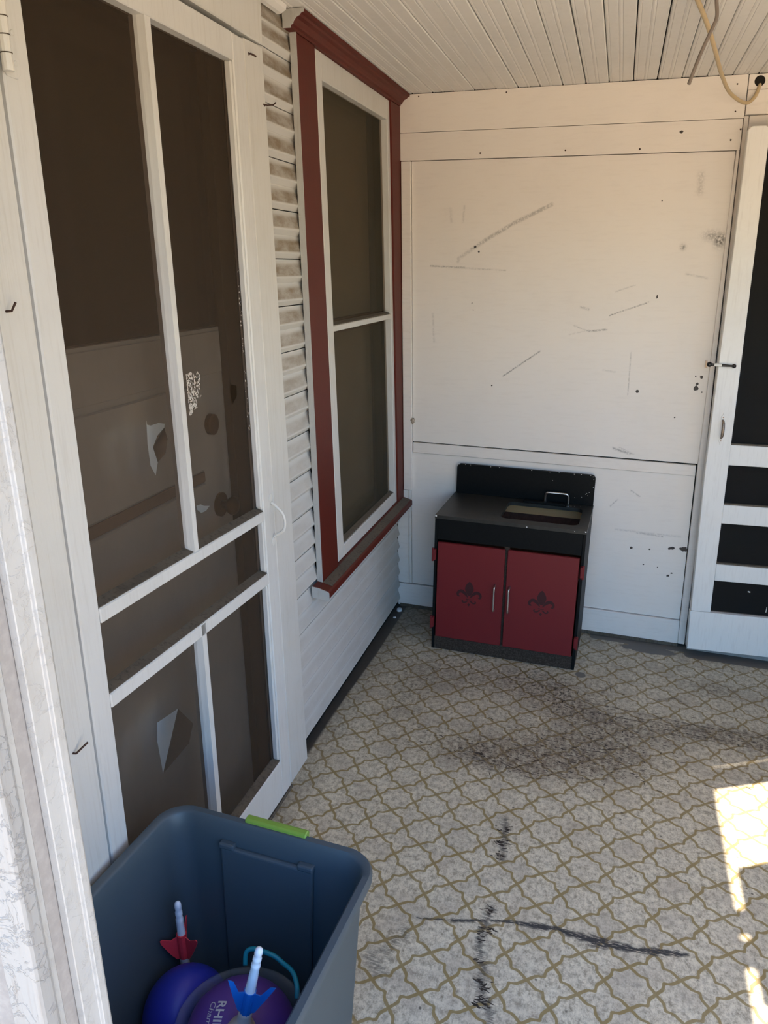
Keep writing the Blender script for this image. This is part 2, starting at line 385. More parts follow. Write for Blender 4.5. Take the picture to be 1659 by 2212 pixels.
for L, wd_, am in (([(.722, -1.40), (.733, -1.57)], .014, .6), ([(.735, -1.75), (.715, -1.86), (.735, -1.93)], .016, .6), ([(.74, -1.93), (.745, -2.0), (.78, -2.06), (.80, -2.2)], .018, .55), ([(.56, -1.09), (.60, -1.095)], .008, .7), ([(.57, -1.12), (.61, -1.13)], .007, .6), ([(.50, -1.98), (.53, -1.9)], .02, .45), ([(.50, -2.03), (.47, -2.0)], .025, .45), ([(.63, -1.17), (.66, -1.175)], .006, .6)):
    bl = np.maximum(bl, am * np.exp(-(poly_dist(fp, L) / wd_) ** 2))
put(fl, 'black', np.clip(bl, 0, 1))
u_, v_ = fp[:, 0], fp[:, 1]
bare = np.maximum.reduce([ss(v_, -.13, -.09) * ss(u_, 1.30, 1.36), ss(v_, -.07, -.05) * ss(u_, .9, .95), .9 * blob(1.18, -.09, .14, .05), .8 * blob(.90, -.42, .03, .035)])
put(fl, 'bare', bare)
edge = .012 + .018 * ss(v_, -1.1, -.4)
put(fl, 'gap', ss(u_, edge + .006, edge) * ss(v_, -1.35, -1.25))
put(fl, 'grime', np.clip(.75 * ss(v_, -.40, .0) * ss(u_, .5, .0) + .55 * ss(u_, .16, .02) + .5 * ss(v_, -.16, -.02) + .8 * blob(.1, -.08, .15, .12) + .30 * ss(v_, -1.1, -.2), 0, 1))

def scuffs():
    """short dark scratches worn into the print, clustered where the dirt is"""
    r_ = random.Random(11); V = []; F_ = []
    def stroke(x, y, ang, L, wd_, bend):
        n0 = len(V)
        for k in range(5):
            t = k / 4 - .5; a = ang + bend * t; cx = x + math.cos(a) * L * t; cy = y + math.sin(a) * L * t; h = wd_ * (.25 + 1.0 * (1 - (2 * t) ** 2)) * r_.uniform(.7, 1.2)
            nx, ny = -math.sin(a), math.cos(a)
            V.append(P(cx + nx * h, cy + ny * h, .0004)); V.append(P(cx - nx * h, cy - ny * h, .0004))
        for k in range(4): F_.append([n0 + 2 * k, n0 + 2 * k + 1, n0 + 2 * k + 3, n0 + 2 * k + 2])
    for cx, cy, sx, sy, m in ((.68, -1.08, .16, .055, 70), (.98, -.98, .12, .08, 75), (.93, -.74, .13, .06, 60), (1.35, -.70, .22, .05, 60), (.82, -.60, .12, .05, 30), (.9, -1.0, .3, .15, 40), (1.05, -.86, .10, .06, 35)):
        for _ in range(m):
            st_ = r_.random() < .75
            stroke(r_.gauss(cx, sx), r_.gauss(cy, sy), r_.gauss(.1, .25) if st_ else r_.uniform(0, 3.14), r_.uniform(.006, .030) if st_ else r_.uniform(.008, .022), r_.uniform(.0006, .0016), r_.uniform(-.9, .9))
    for q in ((1.06, -.70, -.04, .30, .0012, .2), (1.25, -.69, -.06, .42, .0011, .1), (1.35, -.66, -.05, .35, .0009, .15), (1.30, -.73, -.03, .36, .0010, .1), (.72, -1.14, -.25, .16, .0016, .3), (1.02, -.92, .35, .07, .0016, .1), (.60, -1.10, -.9, .07, .0012, .4), (.64, -1.20, -1.2, .04, .0012, .1), (1.02, -.50, -1.5, .045, .0010, .2), (.78, -1.17, .1, .09, .0012, .3)): stroke(*q)
    for x, y0, y1, ng, sx in ((.727, -1.43, -1.57, 7, .004), (.728, -1.75, -1.93, 6, .006), (.755, -1.93, -2.15, 8, .010), (.60, -1.09, -1.13, 2, .010)):
        for _ in range(ng):
            gx, gy = r_.gauss(x, sx), r_.uniform(y1, y0)
            for _ in range(r_.randint(3, 10)): stroke(gx + r_.gauss(0, .008), gy + r_.gauss(0, .007), r_.gauss(.05, .35), r_.uniform(.005, .024), r_.uniform(.0005, .0022), .5)
    o = link('scuff_marks', V, F_, M['scuffdark'], fl); o['kind'] = 'stuff'
scuffs()

# ------------------------------------------------------------------ ceiling of beaded boards
ce = link('ceiling', *box_vf(FLAT, -.12, -3.15, 2.62, .12, 2.312, 2.36), M['darkgap'])
struct(ce, 'off-white beadboard porch ceiling, boards running from the viewer to the back wall', 'ceiling')
pitch = .0866
for i in range(30):
    u0 = -.0155 + i * pitch; g = rnd.choice([.0007, .0009, .0012, .0016, .0026]); a, b_ = u0 + g, u0 + pitch - g * .6; c = (a + b_) / 2
    z = 2.292 + rnd.uniform(-.0012, .0012)
    prof = [(a, 2.312), (a, z + .003), (a + .003, z), (a + .008, z), (a + .0095, z + .0014), (a + .011, z), (c - .0075, z), (c - .006, z + .0014), (c - .0045, z + .0002), (c, z - .0006), (c + .0045, z + .0002), (c + .006, z + .0014), (c + .0075, z), (b_ - .003, z), (b_, z + .003), (b_, 2.312)]
    v, fc = prism_vf(prof, -3.12, -.001, lambda x, zz, d: P(x, d, zz))
    link('ceiling_board', v, fc, M['ceil'], ce)
cv = link('trim_4', *prism_vf([(.0, 2.2915), (.028, 2.2915), (.026, 2.280), (.012, 2.272), (.0, 2.270)], -1.38, -1.20, lambda x, z, d: P(x, d, z)), M['ceil'])
struct(cv, 'short white cove strip above the siding beside the door', 'trim')

# ------------------------------------------------------------------ left wall: backing, siding
parts = [box_vf(LEFT, -3.0, -.06, -2.29, 2.31, -.12, -.02), box_vf(LEFT, -1.44, -.06, -.96, 2.31, -.12, -.02), box_vf(LEFT, -.96, -.06, .10, .56, -.12, -.02),
         box_vf(LEFT, -.09, .56, .10, 2.31, -.12, -.02), box_vf(LEFT, -.96, 2.24, -.09, 2.31, -.12, -.02), box_vf(LEFT, -2.29, 2.12, -1.44, 2.31, -.12, -.02)]
wl = link('wall_left', *merge(parts), M['darkgap'])
struct(wl, 'house wall on the left clad in white double-lap siding', 'wall')
CH = .0672
def siding_board(w0, w1, v0, v1):
    """two lapped courses milled in one board; u = 0 is the outermost line"""
    prof = []; top = w1; pf = []
    ncs = [(w0 + CH, w1), (w0, w0 + CH)] if w1 - w0 > CH * 1.2 else [(w0, w1)]
    for lo, hi in ncs:
        for t, u in ((.012, -.0125), (.07, -.0125), (.30, -.0078), (.66, -.0012), (.73, 0.0), (.78, -.0006), (.86, -.005), (.985, -.0125)):
            zz = hi - t * CH
            if zz < lo - .001: continue
            prof.append((u, zz)); pf.append(t)
    prof += [(-.0195, w0 + .001), (-.0195, w1 - .001)]; pf += [1, 0]
    v, fc = prism_vf(prof, v0, v1, lambda u, z, d: P(u, d, z))
    o = link('siding_board', v, fc, M['siding'], wl)
    # remap face order is unchanged: verts 0..n-1 and n..2n-1
    put(o, 'prof', np.array(pf + pf)); return o
for k in range(-12, 7):
    w0 = 1.505 + .1344 * k; w1 = w0 + .1344 - .0012
    w0 = max(w0, .012); w1 = min(w1, 2.291)
    if w1 - w0 < .02: continue
    vend = -.014 if w1 < .60 else -1.085
    siding_board(w0, w1, -1.40 + rnd.uniform(0, .004), vend)

# ------------------------------------------------------------------ trims round the left screen door
t1 = prism('trim_1', [(-1.473, 2.15), (-1.365, 2.154), (-1.318, .002), (-1.459, .002)], -.012, .024, LEFT, M['trimwhite'], bev=.003)
struct(t1, 'white casing board on the latch side of the left screen door', 'trim')
nail(t1, LEFT, -1.449, 2.119, .024); nail(t1, LEFT, -1.372, 2.017, .024, .003)
lk_ = link('nail', *tube_vf([LEFT(-1.449, 2.119, .022), LEFT(-1.449, 2.119, .030), LEFT(-1.44, 2.114, .040)], .0022, 6), M['nail'], t1)
lk_ = link('nail', *tube_vf([LEFT(-1.380, 2.019, .022), LEFT(-1.374, 2.017, .034), LEFT(-1.36, 2.020, .044), LEFT(-1.353, 2.026, .048)], .0018, 6), M['nail'], t1)
t2 = prism('trim_2', [(-2.55, 2.160), (-1.366, 2.157), (-1.361, 2.291), (-2.55, 2.291)], -.012, .026, LEFT, M['trimwhite'], bev=.003)
struct(t2, 'wide white head board above the left screen door', 'trim')
t3 = prism('trim_3', [(-2.62, .002), (-2.358, .002), (-2.336, 2.155), (-2.62, 2.155)], -.012, .03, LEFT, M['trimwhite'], bev=.003)
struct(t3, 'grainy white casing board on the hinge side of the left screen door', 'trim')
link('nail', *tube_vf([LEFT(-2.411, .757, .027), LEFT(-2.409, .757, .036), LEFT(-2.39, .772, .050)], .0022, 6), M['nail'], t3)
link('nail', *tube_vf([LEFT(-2.404, 1.552, .027), LEFT(-2.402, 1.553, .040), LEFT(-2.40, 1.566, .048)], .002, 6), M['nail'], t3)
ts = prism('trim_5', [(-2.336, 0.0), (-1.47, 0.0), (-1.47, .011), (-2.336, .011)], -.1, .034, LEFT, M['ledge'], bev=.002)
struct(ts, 'grey worn sill under the left screen door', 'trim')

# ------------------------------------------------------------------ left screen door
d1 = empty('door_1', DOOR1(0, .012, 0)); struct(d1, 'old white wooden screen door with torn brown mesh, in the left wall', 'door')
TH = -.034
DW = M['doorwhite']
prism('stile', [(-.041, .03), (.013, .03), (.0425, 2.143), (-.018, 2.143)], TH, 0, DOOR1, DW, d1, .003)
rs = prism('stile', [(.749, .03), (.811, .03), (.809, .685), (.800, 2.137), (.741, 2.137)], TH, 0, DOOR1, DW, d1, .003)
prism('top_rail', [(.0415, 2.078), (.741, 2.078), (.741, 2.1375), (.0423, 2.1425)], TH, 0, DOOR1, DW, d1, .002)
def rail(lo0, lo1, hi0, hi1, s0, s1):
    """front face lo..hi; the dirty inner ledge slopes back to the mesh"""
    q = lambda s, wz, d: DOOR1(s, wz, d)
    v = [q(s0, lo0, 0), q(s1, lo1, 0), q(s1, hi1, 0), q(s0, hi0, 0), q(s0, lo0, TH), q(s1, lo1, TH), q(s1, hi1 + .001, TH), q(s0, hi0 + .001, TH)]
    f_ = [[0, 1, 2, 3], [7, 6, 5, 4], [0, 4, 5, 1], [2, 6, 7, 3], [1, 5, 6, 2], [0, 3, 7, 4]]
    o = link('rail', *bevel_vf(v, f_, .0025), DW, d1)
    lv = [q(s0 + .001, hi0 - .002, -.004), q(s1 - .001, hi1 - .002, -.004), q(s1 - .001, hi1 - .002, -.024), q(s0 + .001, hi0 - .002, -.024), q(s0 + .001, hi0 + .0022, -.003), q(s1 - .001, hi1 + .0022, -.003), q(s1 - .001, hi1 + .010, -.024), q(s0 + .001, hi0 + .010, -.024)]
    link('dust_ledge', lv, [[3, 2, 1, 0], [4, 5, 6, 7], [0, 1, 5, 4], [1, 2, 6, 5], [2, 3, 7, 6], [3, 0, 4, 7]], M['ledge'], o)
rail(.961, .943, .993, .970, .028, .7485)
rail(.777, .752, .809, .785, .025, .749)
rail(.030, .030, .161, .161, .015, .749)
# mullions: narrow front with a moulded side
def mull(pts, hi_back):
    (a0, z0), (a1, z1), (b1, y1), (b0, y0) = pts
    v = [];
    for (l, r, z) in ((a0, a1, z0), (b0, b1, y0)):
        v += [DOOR1(l, z, 0), DOOR1(r, z, 0), DOOR1(r + .002, z, -.010), DOOR1(r + .0035, z, TH), DOOR1(l - .0035, z, TH), DOOR1(l - .0035, z, -.016), DOOR1(l - .002, z, -.010)]
    n = 7; f_ = [list(range(n)), list(range(2 * n - 1, n - 1, -1))] + [[i, (i + 1) % n, n + (i + 1) % n, n + i] for i in range(n)]
    return link('mullion', v, f_, DW, d1)
mull([(.379, 2.078), (.399, 2.078), (.396, .983), (.378, .983)], 0)
mull([(.376, .798), (.396, .798), (.386, .161), (.366, .161)], 0)
def stop(poly): prism('screen_moulding', poly, -.022, -.004, DOOR1, DW, d1, .003)
stop([(.738, .984), (.749, .972), (.741, 2.078), (.731, 2.078)])
stop([(.738, .795), (.749, .786), (.749, .943), (.739, .943)])
stop([(.738, .172), (.749, .165), (.749, .752), (.739, .752)])
MD = -.024
tear1 = [(.278, 1.311), (.279, 1.301), (.291, 1.297), (.321, 1.297), (.344, 1.291), (.341, 1.283), (.312, 1.271), (.291, 1.25), (.303, 1.214), (.290, 1.188), (.275, 1.214), (.273, 1.261)]
holed_sheet('screen_mesh', [(.024, .985), (.395, .975), (.395, 2.083), (.040, 2.09)], [tear1], DOOR1, MD, M['mesh'], d1)
tear2 = [(.650, 1.335), (.684, 1.326), (.682, 1.300), (.656, 1.282), (.645, 1.304)]
tear4 = [(.441, 1.075), (.460, 1.073), (.474, 1.065), (.501, 1.057), (.483, 1.05), (.460, 1.051), (.443, 1.064)]
holed_sheet('screen_mesh', [(.396, .975), (.755, .962), (.748, 2.083), (.396, 2.083)], [tear2, tear4], DOOR1, MD, M['mesh'], d1)
holed_sheet('screen_mesh', [(.020, .800), (.755, .776), (.755, .950), (.024, .968)], [], DOOR1, MD, M['mesh'], d1)
tear3 = [(.194, .635), (.278, .621), (.244, .573), (.193, .501), (.186, .590)]
holed_sheet('screen_mesh', [(.012, .155), (.380, .155), (.388, .765), (.018, .785)], [tear3], DOOR1, MD, M['mesh'], d1)
holed_sheet('screen_mesh', [(.381, .155), (.755, .155), (.755, .760), (.389, .770)], [], DOOR1, MD, M['mesh'], d1)
def flap(pts, mat='mesh'):
    v = [DOOR1(*p) for p in pts]; return link('torn_flap', v, [[0, i, i + 1] for i in range(1, len(pts) - 1)], M[mat], d1)
flap([(.291, 1.25, MD), (.312, 1.271, MD), (.341, 1.283, MD), (.325, 1.262, -.008), (.309, 1.235, -.006), (.303, 1.214, MD)])
flap([(.193, .501, MD), (.244, .573, MD), (.278, .621, MD), (.316, .560, -.012), (.291, .521, -.012), (.212, .505, MD + .003)])
# dried residue on the mesh beside the mullion
def residue():
    v = []; f_ = []; r_ = random.Random(3)
    for i in range(420):
        t = r_.random(); a = .447 + r_.random() ** 1.6 * (.058 if t > .35 else .035) * (1 if t > .1 else .4); b_ = 1.292 + t * .095
        if r_.random() < .15: a = .74 + r_.uniform(-.012, .003); b_ = r_.uniform(1.2, 1.62)
        q = r_.uniform(.0005, .0022); n0 = len(v)
        for k in range(5):
            an = k * 1.2566 + r_.random(); v.append(DOOR1(a + q * math.cos(an), b_ + q * 1.5 * math.sin(an), MD + .0012))
        f_.append(list(range(n0, n0 + 5)))
    o = link('mesh_residue', v, f_, M['scuff'], d1); o['kind'] = 'stuff'
residue()
# pull handle
hd = link('handle', *tube_vf(spline([DOOR1(.789, .985, .002), DOOR1(.790, .975, .016), DOOR1(.792, .955, .034), DOOR1(.793, .930, .040), DOOR1(.793, .905, .034), DOOR1(.794, .890, .014), DOOR1(.794, .882, .002)], 6), .0042, 10), M['whitemetal'], d1, smooth=True)
for zz, sgn in ((.996, 1), (.868, -1)):
    pl = [(.790 + .009 * math.cos(t), zz + .013 * math.sin(t)) for t in np.linspace(0, 2 * math.pi, 14, endpoint=False)]
    prism('handle_plate', pl, 0, .0025, DOOR1, M['whitemetal'], hd, .0008)
# butt hinge near the top of the hinge stile
hg = link('hinge', *tube_vf([DOOR1(-.021, 1.899, .010), DOOR1(-.019, 2.02, .010)], .0085, 12), M['whitemetal'], d1, smooth=False)
for k in range(1, 5):
    z0 = 1.899 + k * .0242
    link('knuckle_ring', *tube_vf([DOOR1(-.0208 + k * .0003, z0 - .0008, .010), DOOR1(-.0208 + k * .0003, z0 + .0008, .010)], .0090, 12), M['ledge'], hg)
pl = [(-.018, 1.895), (.006, 1.893), (.014, 1.903), (.0155, 1.95), (.012, 1.985), (.004, 2.012), (-.014, 2.024)]
hp = prism('hinge_leaf', pl, 0, .003, DOOR1, M['doorwhite'], hg, .001)
for a, b_ in ((-.0005, 2.0), (.006, 1.957), (.004, 1.915)):
    pl = [(a + .005 * math.cos(t), b_ + .004 * math.sin(t)) for t in np.linspace(0, 2 * math.pi, 10, endpoint=False)]
    prism('hinge_screw', pl, .003, .0045, DOOR1, M['doorwhite'], hg, .001)

# ------------------------------------------------------------------ inner house door behind the screen door
d3 = empty('door_3', P(-.10, -1.9, .02)); struct(d3, 'pale panelled inner house door seen dimly through the left screen door', 'door')
link('slab', *box_vf(LEFT, -2.40, .0, -1.36, 1.463, -.13, -.085), M['innerdoor'], d3)
link('glass_frame', *merge([box_vf(LEFT, -2.40, 1.4635, -2.25, 2.15, -.13, -.085), box_vf(LEFT, -1.50, 1.4635, -1.36, 2.15, -.13, -.085)]), M['darkwood'], d3)
prism('door_board', rect(-2.20, 1.102, -1.66, 1.33), -.085, -.078, LEFT, M['innerdoor'], d3, .004)
prism('door_board', rect(-2.20, 1.345, -1.52, 1.455), -.085, -.081, LEFT, M['innerdoor'], d3, .003)
prism('door_board', rect(-2.20, .30, -1.66, 1.068), -.085, -.078, LEFT, M['innerdoor'], d3, .006)
prism('door_stop', rect(-1.518, .0, -1.44, 2.15), -.085, -.060, LEFT, M['darkwood'], d3, .002)
prism('groove_shade_strip', rect(-2.20, 1.071, -1.66, 1.099), -.085, -.079, LEFT, M['grooveshade'], d3, .002)  # strip toned darker than the door: shade of the groove painted in
link('door_glass', *box_vf(LEFT, -2.25, 1.463, -1.50, 2.15, -.103, -.099), M['glass'], d3)
link('curtain', *box_vf(LEFT, -2.26, 1.45, -1.49, 2.16, -.128, -.120), M['curtain'], d3)
def disc(name, a, b_, r, d0, d1_, f, mat, parent, n=20, dome=0):
    rings = [(r, d0), (r, d1_)] + ([(r * .8, d1_ + dome * .6), (r * .4, d1_ + dome)] if dome else [])
    v = []; F_ = []
    for q, dd in rings: v += [f(a + q * math.cos(2 * math.pi * k / n), b_ + q * math.sin(2 * math.pi * k / n), dd) for k in range(n)]
    for i in range(len(rings) - 1): F_ += [[i * n + k, i * n + (k + 1) % n, (i + 1) * n + (k + 1) % n, (i + 1) * n + k] for k in range(n)]
    F_ += [list(range(n - 1, -1, -1)), list(range((len(rings) - 1) * n, len(rings) * n))]
    return link(name, v, F_, mat, parent)
disc('deadbolt', -1.605, 1.215, .028, -.085, -.072, LEFT, M['brass'], d3, dome=.004)
kn = disc('door_knob', -1.585, .985, .034, -.085, -.078, LEFT, M['brass'], d3)
v, f_ = tube_vf([LEFT(-1.585, .985, q) for q in (-.078, -.062, -.055, -.045, -.034, -.029)], [.012, .012, .022, .027, .022, .006], 16)
link('knob_ball', v, f_, M['brass'], kn, smooth=True)

# ------------------------------------------------------------------ window with red casing
w1 = empty('window_1', P(.0, -.53, .53)); struct(w1, 'tall window with dark red casing and a white screen frame, in the left wall', 'window')
def cas(poly):
    o = prism('casing', poly, 0, .0200, LEFT, M['red'], w1, .002); return o
cas([(-1.120, 2.246), (-1.096, .556), (-.9345, .556), (-.977, 2.246)])
cas([(-.1465, 2.246), (-.1015, .556), (.010, .556), (.006, 2.246)])
# white painted outer edge of the near casing
prism('casing_edge', [(-1.1225, 2.247), (-1.0985, .556), (-1.0955, .556), (-1.1195, 2.247)], 0.0, .0198, LEFT, M['post'], w1, .0)
def crown():
    prof = [(.0, 2.2465), (.0215, 2.2465), (.023, 2.253), (.030, 2.256), (.032, 2.262), (.040, 2.270), (.050, 2.274), (.054, 2.279), (.062, 2.281), (.063, 2.2905), (.0, 2.2905)]
    v, fc = prism_vf(prof, -1.165, -.010, lambda u, z, d: P(u, d, z)); link('crown_moulding', v, fc, M['red'], w1)
    v, fc = prism_vf([(a * 1.03, b_ - .0008 if b_ < 2.27 else b_ + .0004) for a, b_ in prof], -1.169, -1.1652, lambda u, z, d: P(u, d, z)); link('crown_end', v, fc, M['post'], w1)
crown()
# sloping sill with a white painted end
sp = [(-.0, .5695), (.022, .5675), (.058, .558), (.063, .553), (.063, .532), (.055, .526), (.0, .530)]
link('sill', *bevel_vf(*prism_vf(sp, -1.148, -.006, lambda u, z, d: P(u, d, z)), .0015), M['red'], w1)
link('sill_end', *prism_vf([(a * 1.01, b_) for a, b_ in sp], -1.152, -1.1482, lambda u, z, d: P(u, d, z)), M['post'], w1)
link('sill_dust', *prism_vf([(.022, .5676), (.056, .5588), (.0565, .5600), (.022, .5690)], -1.10, -.02, lambda u, z, d: P(u, d, z)), M['ledge'], w1)
# white screen frame
FT = -.022
prism('screen_stile', [(-.9505, 2.246), (-.908, .571), (-.846, .571), (-.905, 2.246)], FT, .012, LEFT, M['trimwhite'], w1, .002)
prism('screen_stile', [(-.179, 2.246), (-.133, .571), (-.0865, .571), (-.133, 2.246)], FT, .012, LEFT, M['trimwhite'], w1, .002)
prism('screen_top_rail', [(-.905, 2.169), (-.179, 2.172), (-.179, 2.246), (-.905, 2.246)], FT, .012, LEFT, M['trimwhite'], w1, .002)
prism('screen_bottom_rail', [(-.846, .571), (-.134, .571), (-.134, .624), (-.846, .618)], FT, .012, LEFT, M['trimwhite'], w1, .002)
prism('screen_middle_rail', [(-.878, 1.404), (-.156, 1.404), (-.156, 1.424), (-.878, 1.424)], FT, .012, LEFT, M['trimwhite'], w1, .002)
for a0, a1, z in ((-.845, -.135, .620), (-.875, -.158, 1.4235)):
    v = [LEFT(a0, z, .006), LEFT(a1, z + .004 * (z < 1), .006), LEFT(a1, z + .004 * (z < 1), -.014), LEFT(a0, z, -.014), LEFT(a0, z + .003, .004), LEFT(a1, z + .006, .004), LEFT(a1, z + .011, -.014), LEFT(a0, z + .009, -.014)]
    link('dust_ledge', v, [[3, 2, 1, 0], [4, 5, 6, 7], [0, 1, 5, 4], [1, 2, 6, 5], [2, 3, 7, 6], [3, 0, 4, 7]], M['ledge'], w1)
holed_sheet('screen_mesh', [(-.885, 1.42), (-.15, 1.42), (-.17, 2.178), (-.91, 2.178)], [], LEFT, -.014, M['meshwin'], w1)
holed_sheet('screen_mesh', [(-.85, .615), (-.128, .615), (-.15, 1.408), (-.885, 1.408)], [], LEFT, -.014, M['meshwin'], w1)
link('window_glass', *box_vf(LEFT, -.955, .56, -.09, 1.39, -.060, -.056), M['glass'], w1)
link('window_glass', *box_vf(LEFT, -.955, 1.43, -.09, 2.24, -.048, -.044), M['glass'], w1)
prism('sash_rail', rect(-.955, 1.385, -.09, 1.435), -.065, -.040, LEFT, M['brownwood'], w1, .002)
bd = link('roller_blind', *box_vf(LEFT, -.965, .555, -.085, 2.245, -.110, -.104), M['blind'], w1)

# ------------------------------------------------------------------ back wall
wb = link('wall_back', *merge([box_vf(BACK, -.12, -.06, 1.334, 2.31, -.10, -.012), box_vf(BACK, 1.334, 2.16, 2.55, 2.31, -.10, -.012), box_vf(BACK, 2.16, -.06, 2.55, 2.16, -.10, -.012)]), M['darkgap'])
struct(wb, 'cream painted end wall of plain boards and sheet panels behind the play sink', 'wall')
BM = M['back']
hb, hp_ = grid_sheet('header_board', .004, 2.1475, 1.3365, 2.2895, 200, 24, BACK, .010, .022, M['panel'], wb); put(hb, 'mark', hp_[:, 0] * 0); put(hb, 'hole', hp_[:, 0] * 0)
hb2, hq = grid_sheet('header_board', .004, 2.041, 1.3345, 2.1455, 300, 24, BACK, .009, .021, M['panel'], wb)
put(hb2, 'mark', hq[:, 0] * 0); put(hb2, 'hole', np.exp(-(np.hypot(hq[:, 0] - 1.125, hq[:, 1] - 2.109) / .007) ** 2))
prism('header_board', rect(1.3395, 2.2395, 2.5, 2.2895), -.012, .010, BACK, BM, wb, .0015)
prism('header_board', rect(1.3395, 2.158, 2.5, 2.2385), -.012, .010, BACK, BM, wb, .0015)
pu, q = grid_sheet('wall_panel', .0665, .8405, 1.3215, 2.0385, 320, 300, BACK, -.002, .010, M['panel'], wb)
mk = .75 * np.exp(-(poly_dist(q, [(.27, 1.641), (.272, 1.651), (.285, 1.66), (.381, 1.723), (.5, 1.79), (.655, 1.862)]) / .0075) ** 4) * (.4 + .35 * (q[:, 1] > 1.69))
for L, wd_, am in (([(.15, 1.621), (.30, 1.615)], .003, .8), ([(.30, 1.613), (.48, 1.606)], .002, .5), ([(.479, 1.164), (.635, 1.278)], .0022, 1.3), ([(.912, 1.434), (1.059, 1.489)], .0016, 1.2),
                  ([(.771, 1.388), (.832, 1.367)], .002, .6), ([(.832, 1.367), (.904, 1.377)], .0028, .9), ([(.75, 1.35), (.832, 1.372)], .002, .4), ([(.962, .880), (1.035, .861)], .004, .9), ([(1.002, 1.555), (.929, 1.528)], .002, .4), ([(1.006, 1.287), (1.007, 1.114)], .0018, .5),
                  ([(.795, 1.465), (.826, 1.455)], .004, .55), ([(.29, 1.80), (.295, 1.86)], .004, .3), ([(.235, 1.85), (.24, 1.80)], .006, .2), ([(1.19, 1.60), (1.27, 1.585)], .003, .4), ([(.16, 1.42), (.165, 1.30)], .004, .3), ([(.99, .885), (1.05, .86)], .0025, .5), ([(.9, 1.21), (.95, 1.205)], .003, .3), ([(1.21, 1.96), (1.212, 1.90)], .012, .35)):
    mk = np.maximum(mk, am * np.exp(-(poly_dist(q, L) / wd_) ** 2))
mk = np.maximum(mk, 1.6 * np.exp(-(np.hypot((q[:, 0] - 1.300), (q[:, 1] - 1.727) * .8) / .018) ** 2)); mk = np.maximum(mk, .7 * np.exp(-(np.hypot((q[:, 0] - 1.27) / 1.6, (q[:, 1] - 1.742)) / .018) ** 2)); mk = np.maximum(mk, .9 * np.exp(-(np.hypot(q[:, 0] - 1.17, q[:, 1] - 1.70) / .010) ** 2))
put(pu, 'mark', np.clip(mk, 0, 1))
ho = q[:, 0] * 0
for a, b_, r in ((1.271, 1.155, .011), (1.287, 1.201, .007), (1.274, 1.173, .006), (1.265, 1.203, .004), (1.044, 1.129, .008), (1.295, 1.14, .004), (1.09, 1.515, .004), (1.09, 1.508, .004), (.43, 1.12, .004), (1.20, 1.03, .004), (.345, 1.70, .006), (.36, 1.68, .005), (1.078, 1.87, .004), (.335, 1.47, .003), (.34, 1.44, .003)):
    ho = np.maximum(ho, np.exp(-(np.hypot(q[:, 0] - a, q[:, 1] - b_) / r) ** 2))
put(pu, 'hole', np.clip(ho, 0, 1))
pl_, q = grid_sheet('wall_panel', .059, .1255, 1.3025, .7865, 320, 180, BACK, -.002, .010, M['panel'], wb)
ho = q[:, 0] * 0
for a, b_, r in ((1.290, .457, .013), (1.278, .459, .006), (1.243, .457, .008), (1.232, .454, .006), (1.072, .437, .006), (1.15, .44, .004), (1.236, .326, .006), (1.25, .34, .004), (1.19, .36, .003), (1.13, .365, .003)):
    ho = np.maximum(ho, np.exp(-(np.hypot((q[:, 0] - a) / 1.3, q[:, 1] - b_) / r) ** 2))
put(pl_, 'hole', np.clip(ho, 0, 1))
mk = .3 * np.exp(-(poly_dist(q, [(1.0, .515), (1.271, .512)]) / .004) ** 2)
for L, wd_, am in (([(1.05, .70), (1.09, .675)], .002, .7), ([(.97, .62), (1.0, .655)], .002, .7), ([(1.09, .51), (1.2, .505)], .003, .6)): mk = np.maximum(mk, am * np.exp(-(poly_dist(q, L) / wd_) ** 2))
put(pl_, 'mark', np.clip(mk, 0, 1))
prism('rail_board', [(.068, .789), (1.3025, .7885), (1.3025, .8345), (.068, .8365)], -.012, .006, BACK, BM, wb, .0015)
prism('corner_board', rect(.022, .6055, .0645, 2.0385), -.012, .012, BACK, BM, wb, .002)
prism('corner_board', rect(-.0125, .125, .0435, .603), -.012, .006, BACK, BM, wb, .002)
prism('corner_board', rect(.0445, .125, .0575, .603), -.012, .003, BACK, BM, wb, .0015)
prism('stop_board', [(1.3045, .012), (1.333, .012), (1.338, .5), (1.3325, 1.2), (1.3345, 2.0405), (1.3235, 2.0405), (1.3075, .786)], -.012, .010, BACK, BM, wb, .002)
for a, b_ in ((1.302, 2.26), (1.322, 2.2), (1.305, 2.17), (1.30, 2.075), (1.33, 2.11), (.1, 2.28), (.46, 2.277), (.7, 2.06), (.98, 2.055), (.36, 2.06)): nail(wb, BACK, a, b_, .0095, .0035)
# cable hole in the header
disc('cable_hole', 1.376, 2.266, .018, .0, .0104, BACK, M['darkgap'], wb)
bb = prism('baseboard_back', [(-.0125, .006), (1.3035, .004), (1.3035, .123), (-.0125, .121)], -.012, .011, BACK, BM, None, .002)
struct(bb, 'cream baseboard along the foot of the back wall', 'baseboard')
link('shoe_strip', *prism_vf([(-.0, .001), (1.3035, .001), (1.3035, .014), (.0, .016)], .0112, .017, BACK), M['ledge'], bb)
